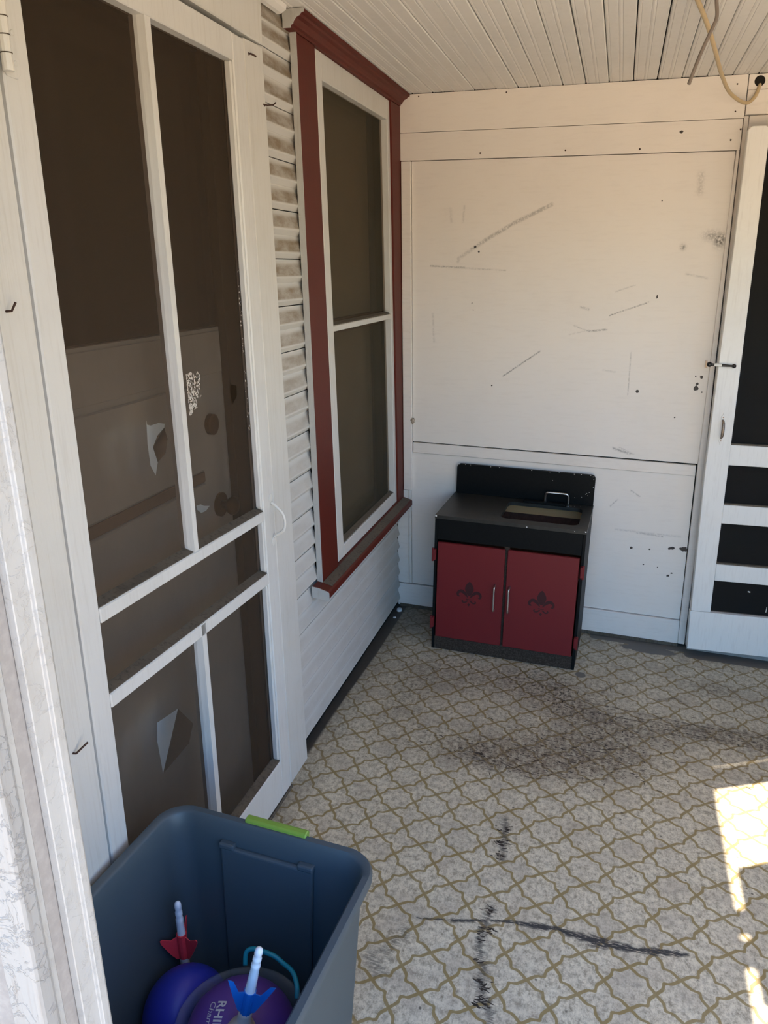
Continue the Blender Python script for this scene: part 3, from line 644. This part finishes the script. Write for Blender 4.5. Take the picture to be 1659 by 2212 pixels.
# short length of cove at the room corner end of the crown
# door frame behind the right screen door
jf = prism('trim_6', rect(1.339, .0, 1.356, 2.157), -.10, -.010, BACK, BM, None, .002); struct(jf, 'narrow pinkish jamb beside the right screen door', 'trim')
jh = prism('trim_7', rect(1.357, 2.112, 2.16, 2.157), -.10, -.004, BACK, BM, None, .002); struct(jh, 'head jamb over the right screen door', 'trim')
th = prism('trim_8', rect(1.340, .0, 2.2, .020), -.10, .03, BACK, M['extsiding'], None, .002); struct(th, 'grey worn threshold under the right screen door', 'trim')
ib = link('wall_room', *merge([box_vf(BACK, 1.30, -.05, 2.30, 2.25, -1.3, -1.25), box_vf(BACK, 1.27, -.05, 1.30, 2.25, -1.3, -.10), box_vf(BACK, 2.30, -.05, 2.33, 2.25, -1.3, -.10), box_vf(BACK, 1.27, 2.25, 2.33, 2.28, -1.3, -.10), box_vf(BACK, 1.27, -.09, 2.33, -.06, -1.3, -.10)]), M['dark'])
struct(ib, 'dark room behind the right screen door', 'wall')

# ------------------------------------------------------------------ right screen door
d2 = empty('door_2', DOOR2(-.4, .03, 0)); struct(d2, 'white screen door with black mesh panes standing ajar in the back wall', 'door')
T2 = -.030; W2 = M['door2']
prism('stile', [(-.819, .2195), (-.7405, .2195), (-.7355, 2.10), (-.750, 2.107), (-.796, 2.107), (-.808, 2.095), (-.8115, 1.78), (-.8255, .81)], T2, 0, DOOR2, W2, d2, .002)
prism('stile', rect(-.09, .2195, -.01, 2.107), T2, 0, DOOR2, W2, d2, .002)
prism('top_rail', rect(-.735, 2.040, -.09, 2.107), T2, -.001, DOOR2, W2, d2, .002)
prism('bottom_rail', [(-.818, .039), (-.012, .039), (-.012, .2185), (-.822, .2185)], T2, .001, DOOR2, W2, d2, .002)
for lo, hi in ((.867, .950), (.620, .700), (.366, .440)):
    rl = prism('rail', rect(-.7395, lo, -.09, hi), T2, -.001, DOOR2, W2, d2, .002)
    link('dust_ledge', *prism_vf([(-.738, hi - .001), (-.092, hi - .001), (-.092, hi + .006), (-.738, hi + .006)], -.020, -.006, DOOR2), M['ledge'], rl)
for lo, hi in ((.945, 2.045), (.695, .872), (.435, .625), (.212, .371)):
    holed_sheet('screen_mesh', rect(-.745, lo, -.085, hi), [], DOOR2, -.020, M['meshdark'], d2)
link('mesh_patch', *prism_vf([(-.5195, .237), (-.5165, .237), (-.5160, .262), (-.518, .262)], -.019, -.0185, DOOR2), M['scuff'], d2)
link('mesh_patch', *prism_vf([(-.600, .322), (-.590, .319), (-.588, .324), (-.598, .327)], -.019, -.0185, DOOR2), M['scuff'], d2)
# pull handle with leaf plates
def leaf(cz, sgn):
    pts = [(-.7800 + .0075 * math.cos(t), cz + .009 * math.sin(t)) for t in np.linspace(0, 2 * math.pi, 16, endpoint=False)]
    i = 4 if sgn > 0 else 12
    pts[i] = (-.7800, cz + sgn * .020); return pts
h2 = link('handle', *tube_vf(spline([DOOR2(-.7805, 1.048, .002), DOOR2(-.780, 1.040, .015), DOOR2(-.780, 1.012, .020), DOOR2(-.780, .985, .015), DOOR2(-.780, .977, .002)], 6), [.0045] * 6 + [.0058] * 12 + [.0045] * 7, 10), M['wornmetal'], d2, smooth=True)
prism('handle_plate', leaf(1.060, 1), 0, .0025, DOOR2, W2, h2, .0006); prism('handle_plate', leaf(.966, -1), 0, .0025, DOOR2, W2, h2, .0006)
for z in (1.060, .966): disc('plate_screw', -.7800, z, .0026, .0025, .0036, DOOR2, M['wornmetal'], h2, 10)
# turn latch reaching from the wall to the door
a1 = np.array(DOOR2(-.7645, 1.2625, .010)); a0 = a1 + np.array(P(-.0895, -.003, .003))
lt = empty('latch', a1); lt.parent = d2; lt.location = a1 - ORG['door_2']
link('latch_lever', *tube_vf([a0 + (a1 - a0) * t for t in (0, .1, .2, .5, .9, .97, 1.0)], [.0055, .0055, .0045, .0058, .0038, .0055, .003], 10), M['blackmetal'], lt, smooth=True)
link('latch_sleeve', *tube_vf([a0 + (a1 - a0) * t for t in (.20, .50)], .0062, 10), M['whitemetal'], lt)
link('latch_knob', *tube_vf([a0 + np.array([0, -q, 0]) for q in (-.010, -.008, -.004, .003, .008, .010)], [.003, .007, .0098, .0098, .007, .003], 12), M['blackmetal'], lt, smooth=True)
link('latch_end', *tube_vf([a1 + np.array([0, -q, 0]) for q in (-.011, -.006, .002, .006)], [.004, .008, .008, .003], 12), M['blackmetal'], lt, smooth=True)
link('strike_plate', *prism_vf(rect(1.2955, 1.240, 1.3025, 1.268), .0, .006, BACK), M['wornmetal'], wb)

# ------------------------------------------------------------------ right side and front of the porch (out of the photograph; they shape its light)
UR = 2.45
SIDE = lambda a, b, d: P(UR + d, a, b)
def wr():  # unseen wall added to cut the sun into patches and dim the left side
    H = 1.9; pa = []
    pa.append(box_vf(SIDE, -3.0, H, .06, 2.31, 0, .02))                     # header
    pa.append(box_vf(SIDE, -3.0, -.06, .06, 1.35, 0, .02))                  # low wall
    pa.append(box_vf(SIDE, -.272, 1.35, .06, H, 0, .02))
    pa.append(box_vf(SIDE, -.395, 1.35, -.285, H, 0, .02))
    pa.append(box_vf(SIDE, -1.215, 1.35, -.765, 1.835, 0, .02))             # board with a slot above
    pa.append(box_vf(SIDE, -.995, 1.835, -.92, H, 0, .02)); pa.append(box_vf(SIDE, -1.10, 1.835, -1.02, H, 0, .02))
    pa.append(box_vf(SIDE, -3.0, 1.35, -1.75, H, 0, .02))
    return merge(pa)
w_r = struct(link('wall_right', *wr(), M['white']), 'unseen right side of the porch, its low wall and posts shaped to throw the sun patches', 'wall')
w_f = link('wall_front', *merge([box_vf(BACK, -.12, -.06, .384, 2.31, 2.80, 2.868), box_vf(BACK, .384, 2.10, 2.55, 2.31, 2.80, 2.868)]), M['extsiding'])
struct(w_f, 'short front wall at the porch entrance, nearest the viewer', 'wall')
PM = M['post']
jp = empty('trim_9', P(.39, -2.84, 0)); struct(jp, 'peeling white moulded door frame at the near left edge', 'trim')
prism('jamb_stop', [(.3845, -2.806), (.396, -2.809), (.400, -2.8145), (.400, -2.826), (.395, -2.8265), (.395, -2.851), (.3845, -2.851)], .0, 2.1, FLAT, PM, jp, .001)
prism('jamb', [(.366, -2.8515), (.381, -2.8515), (.3835, -2.854), (.3835, -2.8795), (.366, -2.8795)], .0, 2.1, FLAT, PM, jp, .001)
prism('front_casing', [(.347, -2.869), (.3655, -2.869), (.3655, -2.880), (.389, -2.880), (.392, -2.884), (.392, -2.903), (.388, -2.906), (.347, -2.906)], .0, 2.14, FLAT, M['postfront'], jp, .002)
prism('front_casing', [(.20, -2.8685), (.3465, -2.8685), (.3465, -2.884), (.20, -2.884)], .0, 2.14, FLAT, M['extsiding'], jp, .002)
gd = link('ground', *box_vf(FLAT, -14, -18, 20, 16, -.55, -.45), M['ground']); struct(gd, 'dry ground outside the porch', 'ground')
fd = link('wall_foundation', *merge([box_vf(FLAT, -.12, -3.05, 2.55, .1, -.45, -.06)]), M['extsiding']); struct(fd, 'foundation under the porch floor', 'wall')
rf = link('roof', *box_vf(FLAT, -.6, -3.2, 2.64, .4, 2.362, 2.42), M['extsiding']); struct(rf, 'porch roof over the ceiling boards', 'roof')

# ------------------------------------------------------------------ play kitchen sink
so_ = np.array(P(.2475, -.39, .0005)); ex = XS / np.linalg.norm(XS); nz = np.cross(ex, [0, 1, 0]); nz /= np.linalg.norm(nz); ey = np.cross(nz, ex)
def S(x, y, z): return tuple(so_ + ex * x + ey * y + nz * z)
SFR = lambda a, b, d: S(a, -d, b)      # front faces: a = x, b = z, d towards the viewer
STO = lambda a, b, d: S(a, b, d)       # horizontal pieces
SSI = lambda a, b, d: S(d, a, b)       # side pieces
sk = empty('play_kitchen_sink', so_)
tag(sk, 'black toy kitchen sink cabinet with two red doors, standing against the back wall', 'toy kitchen')
W_, D_, H_ = .622, .372, .622
BK = M['black']
prism('side_panel', rect(.0, .0, D_, H_ - .0155), 0, .012, SSI, BK, sk, .0012)
prism('side_panel', rect(.0, .0, D_, H_ - .0155), W_ - .012, W_, SSI, BK, sk, .0012)
prism('back_panel', rect(.0125, .0, W_ - .0125, .5515), -D_, -D_ + .006, SFR, M['brownwood'], sk, .0)  # back panel in two tones, dark brown below and tan at the top
prism('back_panel_top', rect(.0125, .552, W_ - .0125, H_ - .0155), -D_, -D_ + .006, SFR, M['tan'], sk, .0)
prism('apron', rect(.0125, .515, W_ - .0125, H_ - .0155), -.012, -.0003, SFR, BK, sk, .001)
prism('toe_kick', rect(.0125, .001, W_ - .0125, .064), -.012, -.0006, SFR, M['toekick'], sk, .001)
prism('centre_post', rect(.300, .064, .322, .515), -.0125, -.002, SFR, M['toekick'], sk, .0)
prism('cabinet_floor', rect(.0125, .0135, W_ - .0125, D_ - .007), .045, .055, STO, M['brownwood'], sk, .0)
prism('shelf', rect(.0125, .0135, W_ - .0125, D_ - .13), .40, .408, STO, M['brownwood'], sk, .0)
def rrect(a0, b0, a1, b1, r, n=5):
    out = []
    for cx, cy, t0 in ((a1 - r, b0 + r, -90), (a1 - r, b1 - r, 0), (a0 + r, b1 - r, 90), (a0 + r, b0 + r, 180)):
        for k in range(n + 1):
            t = math.radians(t0 + 90 * k / n); out.append((cx + r * math.cos(t), cy + r * math.sin(t)))
    return out
def plate_with_hole(name, outer, hole, z0, z1, f, mat, parent):
    bm = bmesh.new(); fcs = {}
    for z in (z0, z1):
        es = []
        for lp in (outer, hole):
            vv = [bm.verts.new(f(a, b_, z)) for a, b_ in lp]; fcs[(z, id(lp))] = vv
            es += [bm.edges.new((vv[i], vv[(i + 1) % len(vv)])) for i in range(len(vv))]
        bmesh.ops.triangle_fill(bm, use_beauty=True, use_dissolve=False, edges=es)
    for lp in (outer, hole):
        a, b_ = fcs[(z0, id(lp))], fcs[(z1, id(lp))]
        for i in range(len(a)): bm.faces.new((a[i], a[(i + 1) % len(a)], b_[(i + 1) % len(a)], b_[i]))
    bm.verts.index_update(); V = [tuple(x.co) for x in bm.verts]; F_ = [[x.index for x in q.verts] for q in bm.faces]; bm.free()
    return link(name, V, F_, mat, parent)
plate_with_hole('countertop', rect(-.001, -.001, W_ + .001, D_), rrect(.262, .055, .584, .297, .030), H_ - .015, H_, STO, M['blacktop'], sk)
spl = [(.006, H_ + .0003)] + [(W_ - .001, H_ + .0003)] + [(a, b_) for a, b_ in rrect(.006, H_ + .02, W_ - .001, H_ + .138, .018)[6:18]]
prism('backsplash', spl, -D_, -D_ + .016, SFR, BK, sk, .001)
prism('faucet_base', rrect(.322, .302, .508, .328, .008), H_ + .0003, H_ + .010, STO, BK, sk, .001)
fa = link('faucet_handle', *tube_vf(spline([S(.415, .338, H_), S(.4155, .336, H_ + .030), S(.420, .334, H_ + .044), S(.432, .3335, H_ + .048), S(.498, .3335, H_ + .048), S(.510, .334, H_ + .044), S(.5145, .336, H_ + .030), S(.515, .338, H_)], 6), .0054, 12), M['chrome'], sk, smooth=True)
# fleur-de-lis in unit coordinates (width about 1)
def fleur():
    sh = []
    cp = spline([(0, .50), (.10, .40), (.165, .24), (.15, .12), (.07, -.02), (0, -.06), (-.07, -.02), (-.15, .12), (-.165, .24), (-.10, .40), (0, .50)], 4)[:-1]; sh.append([tuple(x) for x in cp])
    wing = [(.045, -.10), (.10, .02), (.20, .12), (.31, .155), (.42, .11), (.485, .01), (.475, -.08), (.42, -.135), (.34, -.11), (.385, -.08), (.40, -.035), (.36, .02), (.29, .03), (.20, -.02), (.12, -.08), (.06, -.135)]
    wing = [tuple(x) for x in spline(wing + [wing[0]], 3)[:-1]]
    sh.append(wing); sh.append([(-a, b_) for a, b_ in wing][::-1])
    sh.append([(-.11, -.175), (-.09, -.185), (0, -.195), (.09, -.185), (.11, -.175), (.10, -.215), (0, -.225), (-.10, -.215)])
    cur = [(.02, -.26), (.07, -.245), (.13, -.29), (.19, -.315), (.225, -.29), (.215, -.255), (.25, -.245), (.285, -.29), (.25, -.35), (.17, -.365), (.10, -.335), (.06, -.295)]
    cur = [tuple(x) for x in spline(cur + [cur[0]], 3)[:-1]]
    sh.append(cur); sh.append([(-a, b_) for a, b_ in cur][::-1])
    sh.append([(0, -.345), (.055, -.40), (0, -.48), (-.055, -.40)])
    return sh
def emblem(cx, cz, wd, ht, parent, d):
    parts_ = [prism_vf([(cx + a * wd, cz + b_ * ht) for a, b_ in lp], d, d + .0005, SFR) for lp in fleur()]
    return link('fleur_de_lis_emblem', *merge(parts_), M['emblem'], parent)
def bar(x, z0, z1, parent, d):
    pts = spline([SFR(x, z1, d), SFR(x, z1 - .002, d + .016), SFR(x, z1 - .010, d + .022), SFR(x, (z0 + z1) / 2, d + .022), SFR(x, z0 + .010, d + .022), SFR(x, z0 + .002, d + .016), SFR(x, z0, d)], 5)
    return link('handle', *tube_vf(pts, .0042, 10), M['chrome'], parent, smooth=True)
def hinge(x, z, parent, sgn):
    body = link('hinge', *bevel_vf(*prism_vf(rect(x - .008, z - .024, x + .008, z + .024), -.004, .020, SFR), .003), M['sinkred'], parent)
    link('hinge_pin', *tube_vf([SFR(x + sgn * .004, z - .029, .014), SFR(x + sgn * .004, z + .029, .014)], .0055, 10), M['sinkred'], body)
for x0, x1, hx, exx, ez, hgx, sgn in ((.019, .3055, .272, .163, .287, .003, -1), (.3165, .605, .333, .468, .290, .619, 1)):
    dr = prism('door', rect(x0, .067, x1, .507), .0003, .0145, SFR, M['sinkred'], sk, .0018)
    bar(hx, .232, .344, dr, .0145); emblem(exx, ez, .112, .118, dr, .0145)
    hinge(hgx, .449, dr, sgn); hinge(hgx, .133, dr, sgn)
def chips(parent):
    r_ = random.Random(5); ps = []
    def c_(f, a, b_, d, q, e=1.0):
        n = 6; ps.append(prism_vf([(a + q * math.cos(2 * math.pi * k / n + .3) * r_.uniform(.6, 1.2) * e, b_ + q * math.sin(2 * math.pi * k / n + .3) * r_.uniform(.6, 1.2)) for k in range(n)], d - .0006, d + .0003, f))
    for x in (.016, .045, .068, .16, .2, .345, .425, .465, .53, .56, .6): c_(SFR, x, H_ + .1365, -D_ + .016, r_.uniform(.0010, .0018), 2.0)
    for x, z in ((.61, H_ + .131), (.614, H_ + .12), (.615, H_ + .085), (.60, H_ + .06), (.595, H_ + .045), (.44, H_ + .1), (.54, H_ + .03), (.57, H_ + .035), (.585, H_ + .05), (.59, H_ + .055)): c_(SFR, x, z, -D_ + .016, .0014)
    for x, z, q in ((.004, H_ - .004, .0035), (.618, H_ - .004, .0025), (.385, H_ - .010, .0022), (.575, H_ - .006, .0012)): c_(SFR, x, z, .0012, q, 1.5)
    for x, y in ((.52, .315), (.53, .318), (.545, .322), (.57, .33)): c_(STO, x, y, H_, .0018)
    link('paint_chips', *merge(ps), M['chip'], parent)['kind'] = 'stuff'
chips(sk)

# ------------------------------------------------------------------ storage bin with things in it
bn_o = np.array(P(.290, -2.487, .001)); TB = math.radians(-3.5)
bx = np.array([math.cos(TB), math.sin(TB), 0]); by = np.array([-math.sin(TB), math.cos(TB), 0])
def B_(x, y, z): return tuple(bn_o + bx * x + by * y + np.array([0, 0, z]) + np.array([0, 0, -.0256 * x]))
bn = empty('storage_bin', bn_o); tag(bn, 'open slate blue plastic storage bin with lime green latch, holding toys in the left foreground', 'storage bin')
BH, BW, BL = .478, .232, .300
def loop(hw, hl, r, z, n=8, notch=0.0):
    pts = []
    for a, b_ in rrect(-hw, -hl, hw, hl, r, n): pts.append((a, b_, z))
    return pts
def bin_shell():
    rings = []
    tp = lambda t: (BW * (.87 + .13 * t), BL * (.88 + .12 * t))
    for t in (0, .04, .3, .6, .86): hw, hl = tp(t); rings.append(loop(hw - .006 * (t == 0), hl - .006 * (t == 0), .05, BH * t))
    hw, hl = tp(.90); rings.append(loop(hw + .001, hl + .001, .05, BH * .86)); rings.append(loop(hw + .006, hl + .006, .055, BH * .93))
    hw, hl = tp(1.0); rings += [loop(hw + .004, hl + .004, .056, BH * .955), loop(hw + .018, hl + .018, .068, BH * .957), loop(hw + .019, hl + .019, .069, BH * .985), loop(hw + .015, hl + .015, .066, BH), loop(hw + .002, hl + .002, .055, BH * .999), loop(hw - .003, hl - .003, .052, BH * .985)]
    for t in (.9, .6, .3, .05): hw, hl = tp(t); rings.append(loop(hw - .005, hl - .005, .046, BH * t))
    hw, hl = tp(.02); rings.append(loop(hw - .02, hl - .02, .04, .006))
    n = len(rings[0]); V = [B_(*p) for r_ in rings for p in r_]; F_ = []
    for i in range(len(rings) - 1): F_ += [[i * n + k, i * n + (k + 1) % n, (i + 1) * n + (k + 1) % n, (i + 1) * n + k] for k in range(n)]
    F_ += [list(range(n - 1, -1, -1)), list(range((len(rings) - 1) * n, len(rings) * n))]
    o = link('body', V, F_, M['bin'], bn); o.data.shade_smooth()
    md = o.modifiers.new('edges', 'EDGE_SPLIT'); md.split_angle = math.radians(50)
    return o
body = bin_shell()
# raised inner end panel (the moulded handle pocket) at both short ends
def pocket(sgn):
    def f(x, z, d):
        t = z / BH; yy = BL * (.88 + .12 * t) - .0045 - d
        return B_(x, sgn * yy, z)
    pts = [(-.100, .03), (.100, .03), (.110, BH * .885), (-.110, BH * .885)]
    link('end_panel', *bevel_vf(*prism_vf(pts, -.001, .013, f), .006, 3), M['bin'], bn)
    link('panel_lip', *bevel_vf(*prism_vf([(-.112, BH * .875), (-.075, BH * .875), (-.075, BH * .905), (-.112, BH * .905)], -.001, .015, f), .004, 2), M['bin'], bn)
    link('panel_lip', *bevel_vf(*prism_vf([(.075, BH * .875), (.112, BH * .875), (.112, BH * .905), (.075, BH * .905)], -.001, .015, f), .004, 2), M['bin'], bn)
pocket(1); pocket(-1)
def latch_bar(sgn):
    y0 = sgn * (BL + .010); pr = [(.0, BH * .93), (.016, BH * .93), (.018, BH + .004), (.012, BH + .008), (.0, BH + .007), (-.004, BH + .002)]
    v, fc = prism_vf(pr, -.072, .072, lambda a, z, d: B_(d + .012, y0 + sgn * a, z)); link('latch', *bevel_vf(v, fc, .002), M['green'], bn)
latch_bar(1); latch_bar(-1)

def dart(name, base, tip, fin_mat, label, roll, finw=.040, fz=(.30, .52), swept=False):
    base = np.array(base); tip = np.array(tip); ax = tip - base; L = np.linalg.norm(ax); ax /= L
    a = np.cross(ax, [0, 1, 0]); a /= np.linalg.norm(a); b_ = np.cross(ax, a)
    e = empty(name, base - ax * .07); tag(e, label, 'lawn dart', 'lawn darts in the bin')
    ts = [0, .2, .45, .62, .70, .715, .75, .765, .80, .815, .85, .865, .90, .915, .95, .98, 1.0]
    rs_ = [.0105, .0098, .009, .0082, .0078, .0084, .0084, .0072, .0072, .008, .008, .0068, .0068, .0074, .0072, .006, .002]
    link('shaft', *tube_vf([base + ax * L * t for t in ts], rs_, 14), M['dartwhite'], e, smooth=True)
    link('weighted_tip', *tube_vf([base + ax * q for q in (.004, -.004, -.02, -.032, -.045, -.06, -.07)], [.0105, .0125, .013, .022, .028, .024, .008], 16), M['dartgrey'], e, smooth=True)
    fn = link('fin_collar', *tube_vf([base + ax * L * t for t in (fz[0], fz[1])], .0112, 12), fin_mat, e)
    for k in range(3):
        an = roll + k * 2 * math.pi / 3; r_ = a * math.cos(an) + b_ * math.sin(an); n_ = np.cross(ax, r_)
        z0, z1 = fz[0] * L, fz[1] * L
        if swept: pr = [(.010, z0 + .004), (.018, z0 + .012), (finw * .75, z1 + .004), (finw * 1.05, z1 + .042), (finw * .80, z1 + .034), (.022, z1 + .004), (.010, z1)]
        else: pr = [(.010, z0 - .002), (.016, z0), (finw * .58, z0 + .018), (finw * .76, z0 + .036), (finw * .98, z1 - .006), (finw * 1.0, z1 + .002), (finw * .90, z1 + .004), (.024, z1 - .008), (.010, z1 - .004)]
        v, fc = prism_vf(pr, -.0009, .0009, lambda x, y, d: tuple(base + ax * y + r_ * x + n_ * d)); link('fin', v, fc, fin_mat, fn)
    return e
dart('lawn_dart', P(.130, -2.284, .145), P(.133, -2.290, .334), M['dartred'], 'white lawn dart with red fins, standing on end in the blue bin', math.radians(-74), .046, (.19, .53))
dart('lawn_dart', P(.397, -2.490, .362), P(.429, -2.478, .505), M['dartblue'], 'white lawn dart with blue fins, leaning over the purple ball', math.radians(-74), .046, (.0, .34), True)

def ball(name, c, rad, mat, squash, label, dents=()):
    c = np.array(c); bm = bmesh.new(); bmesh.ops.create_icosphere(bm, subdivisions=4, radius=1.0)
    V = []
    for x in bm.verts:
        q = np.array(x.co); k = 1.0
        for d, wd_, am in dents:
            d = np.array(d) / np.linalg.norm(d); k -= am * math.exp(-((1 - q @ d) / wd_) ** 2)
        V.append(c + q * k * np.array(squash) * rad)
    bm.verts.index_update(); F_ = [[x.index for x in f.verts] for f in bm.faces]; bm.free()
    o = link(name, V, F_, mat, None, smooth=True); tag(o, label, 'ball'); return o
ball('rubber_ball', P(.196, -2.380, .134), .105, M['ballblue'], (.92, .88, 1.08), 'royal blue half-deflated rubber ball, between the red-finned dart and the frosted tub', [((1, -.25, 0), .45, .52), ((1, -.25, .6), .3, .2)])
CB = np.array(P(.343, -2.424, .200)); RB = .108
PB = ball('foam_ball', CB, RB, M['ballpurple'], (1.0, .97, .95), 'purple foam ball with silver lettering, in the frosted tub', [((-.9, .5, .8), .03, .02)])
# lettering wrapped onto the upper side of the ball
tv = np.array([.33, -.55, .77]); rt = np.array([.959, .282, -.016]); upv = np.array([-.07, .291, .954])
def on_ball(x, y, lift=.0012):
    n0 = .56 * tv - .50 * rt + .92 * upv; n0 /= np.linalg.norm(n0)
    tx = -upv + .22 * rt; tx -= n0 * (tx @ n0); tx /= np.linalg.norm(tx); ty = np.cross(n0, tx)
    r_ = math.hypot(x, y) / RB; k = math.sin(r_) / r_ if r_ > 1e-6 else 1.0
    d = n0 * math.cos(r_) + (tx * x + ty * y) / RB * k
    return CB + d * np.array([1.0, .97, .95]) * (RB + lift)
def ball_text(txt, size, ox, oy, mat, name, shear=0.0):
    cu = bpy.data.curves.new('lettering', 'FONT'); cu.body = txt; cu.size = size; cu.resolution_u = 3; cu.shear = shear
    cu.offset = size * .02 if not shear else 0
    ob = bpy.data.objects.new('lettering', cu); COL.objects.link(ob); bpy.context.view_layer.update()
    me = bpy.data.meshes.new_from_object(ob.evaluated_get(bpy.context.evaluated_depsgraph_get()))
    bm = bmesh.new(); bm.from_mesh(me); bmesh.ops.triangulate(bm, faces=bm.faces)
    for _ in range(1): bmesh.ops.subdivide_edges(bm, edges=[e for e in bm.edges if e.calc_length() > .006], cuts=1)
    bmesh.ops.triangulate(bm, faces=bm.faces); bm.verts.index_update()
    V = [on_ball(x.co.x + ox, x.co.y + oy) for x in bm.verts]; F_ = [[x.index for x in f.verts] for f in bm.faces]; bm.free()
    bpy.data.objects.remove(ob); bpy.data.curves.remove(cu); bpy.data.meshes.remove(me)
    return link(name, V, F_, mat, PB)
ball_text('RHINO', .025, .0, -.004, M['print'], 'lettering')
ball_text('Champion', .018, .0, -.020, M['print'], 'lettering', .3)
V, F_ = [], []
for a, b_ in ((.046, -.050), (.066, -.050), (.066, -.032), (.046, -.032)): V.append(on_ball(a, b_))
link('printed_square', V, [[0, 1, 2, 3]], M['redprint'], PB)
# frosted tub around the purple ball, with its teal bail
tub_o = np.array(P(.345, -2.424, .008)); tb = empty('plastic_tub', tub_o); tag(tb, 'frosted clear plastic tub with teal handle, around the purple ball', 'tub')
def tub():
    n = 40; rings = []
    for r_, z in ((.092, 0), (.097, .004), (.121, .222), (.127, .228), (.127, .234), (.122, .234), (.118, .222), (.093, .008)):
        rings.append([tuple(tub_o + np.array([r_ * math.cos(2 * math.pi * k / n), r_ * .95 * math.sin(2 * math.pi * k / n), z])) for k in range(n)])
    V = [p for r_ in rings for p in r_]; F_ = []
    for i in range(len(rings) - 1): F_ += [[i * n + k, i * n + (k + 1) % n, (i + 1) * n + (k + 1) % n, (i + 1) * n + k] for k in range(n)]
    F_ += [list(range(n - 1, -1, -1)), list(range((len(rings) - 1) * n, len(rings) * n))]
    link('shell', V, F_, M['frost'], tb, smooth=True)
tub()
hp3 = [P(.292, -2.302, .230), P(.290, -2.290, .250), P(.302, -2.284, .258), P(.330, -2.284, .260), P(.355, -2.284, .256), P(.374, -2.287, .248), P(.400, -2.300, .250), P(.418, -2.320, .245), P(.424, -2.335, .228)]
link('handle', *tube_vf(spline(hp3, 6), .0050, 10), M['teal'], tb, smooth=True)

# ------------------------------------------------------------------ hanging cables
bc = link('electrical_cable', *tube_vf(spline([P(1.058, -1.075, 2.2855), P(1.086, -.967, 2.278), P(1.129, -.803, 2.255), P(1.165, -.645, 2.232), P(1.211, -.40, 2.217), P(1.266, -.16, 2.205), P(1.330, -.05, 2.190), P(1.362, -.025, 2.211), P(1.376, -.012, 2.248), P(1.379, .004, 2.262)], 8), .0062, 12), M['cable'], smooth=True)
tag(bc, 'beige electrical cable looping from the ceiling into the hole over the right door', 'cable')
gc = link('electrical_cable', *tube_vf(spline([P(1.126, -.99, 2.2855), P(1.130, -.982, 2.268), P(1.134, -.982, 2.236), P(1.128, -.982, 2.215), P(1.118, -.982, 2.191), P(1.100, -.982, 2.144), P(1.081, -.982, 2.084)], 8), .0046, 12), M['greycable'], smooth=True)
tag(gc, 'short dark grey cable end dangling from the ceiling, crossing the beige cable', 'cable')
# ------------------------------------------------------------------ small litter
cp = np.array(P(.012, -.075, .001))
n = 20; rg = [(.013, 0), (.0135, .004), (.013, .011), (.011, .0125), (.010, .0115)]
V = [tuple(cp + np.array([r_ * math.cos(2 * math.pi * k / n), r_ * math.sin(2 * math.pi * k / n), z])) for r_, z in rg for k in range(n)]
F_ = [[i * n + k, i * n + (k + 1) % n, (i + 1) * n + (k + 1) % n, (i + 1) * n + k] for i in range(len(rg) - 1) for k in range(n)] + [list(range(n - 1, -1, -1)), list(range((len(rg) - 1) * n, len(rg) * n))]
tag(link('bottle_cap', V, F_, M['cap'], None, smooth=True), 'small clear bottle cap in the far corner of the floor', 'bottle cap')
fk = np.array(P(.010, -.158, .0005)); r_ = random.Random(2)
V = [tuple(fk + np.array([.008 * math.cos(t) * r_.uniform(.6, 1.1), .007 * math.sin(t) * r_.uniform(.6, 1.1), h])) for h in (0, .006) for t in np.linspace(0, 2 * math.pi, 7, endpoint=False)]
F_ = [[i, (i + 1) % 7, 7 + (i + 1) % 7, 7 + i] for i in range(7)] + [list(range(6, -1, -1)), list(range(7, 14))]
tag(link('paint_flake', V, F_, M['chip']), 'white paint flake on the floor in front of the bottle cap', 'paint flake')

# lump of dried mud stuck where the corner board meets the wall panel
def lump(c, r):
    bm = bmesh.new(); bmesh.ops.create_icosphere(bm, subdivisions=3, radius=1.0); r_ = random.Random(4); V = []
    for x in bm.verts:
        q = np.array(x.co); k = 1 + .22 * math.sin(q[0] * 7 + 1) * math.sin(q[2] * 6) + .15 * math.sin(q[1] * 11 + q[2] * 9)
        V.append(np.array(c) + q * k * np.array([.9, .55, 1.25]) * r)
    bm.verts.index_update(); F_ = [[x.index for x in f.verts] for f in bm.faces]; bm.free()
    o = link('mud_lump', V, F_, M['mud'], None, smooth=True); tag(o, 'small lump of dried mud stuck on the back wall corner board', 'mud lump')
M['mud'] = plain('dried_mud', (.36, .29, .22), .9, 0, .1, var=.4, bump=.8, nscale=90)
lump(BACK(.0680, .938, .010), .0105)
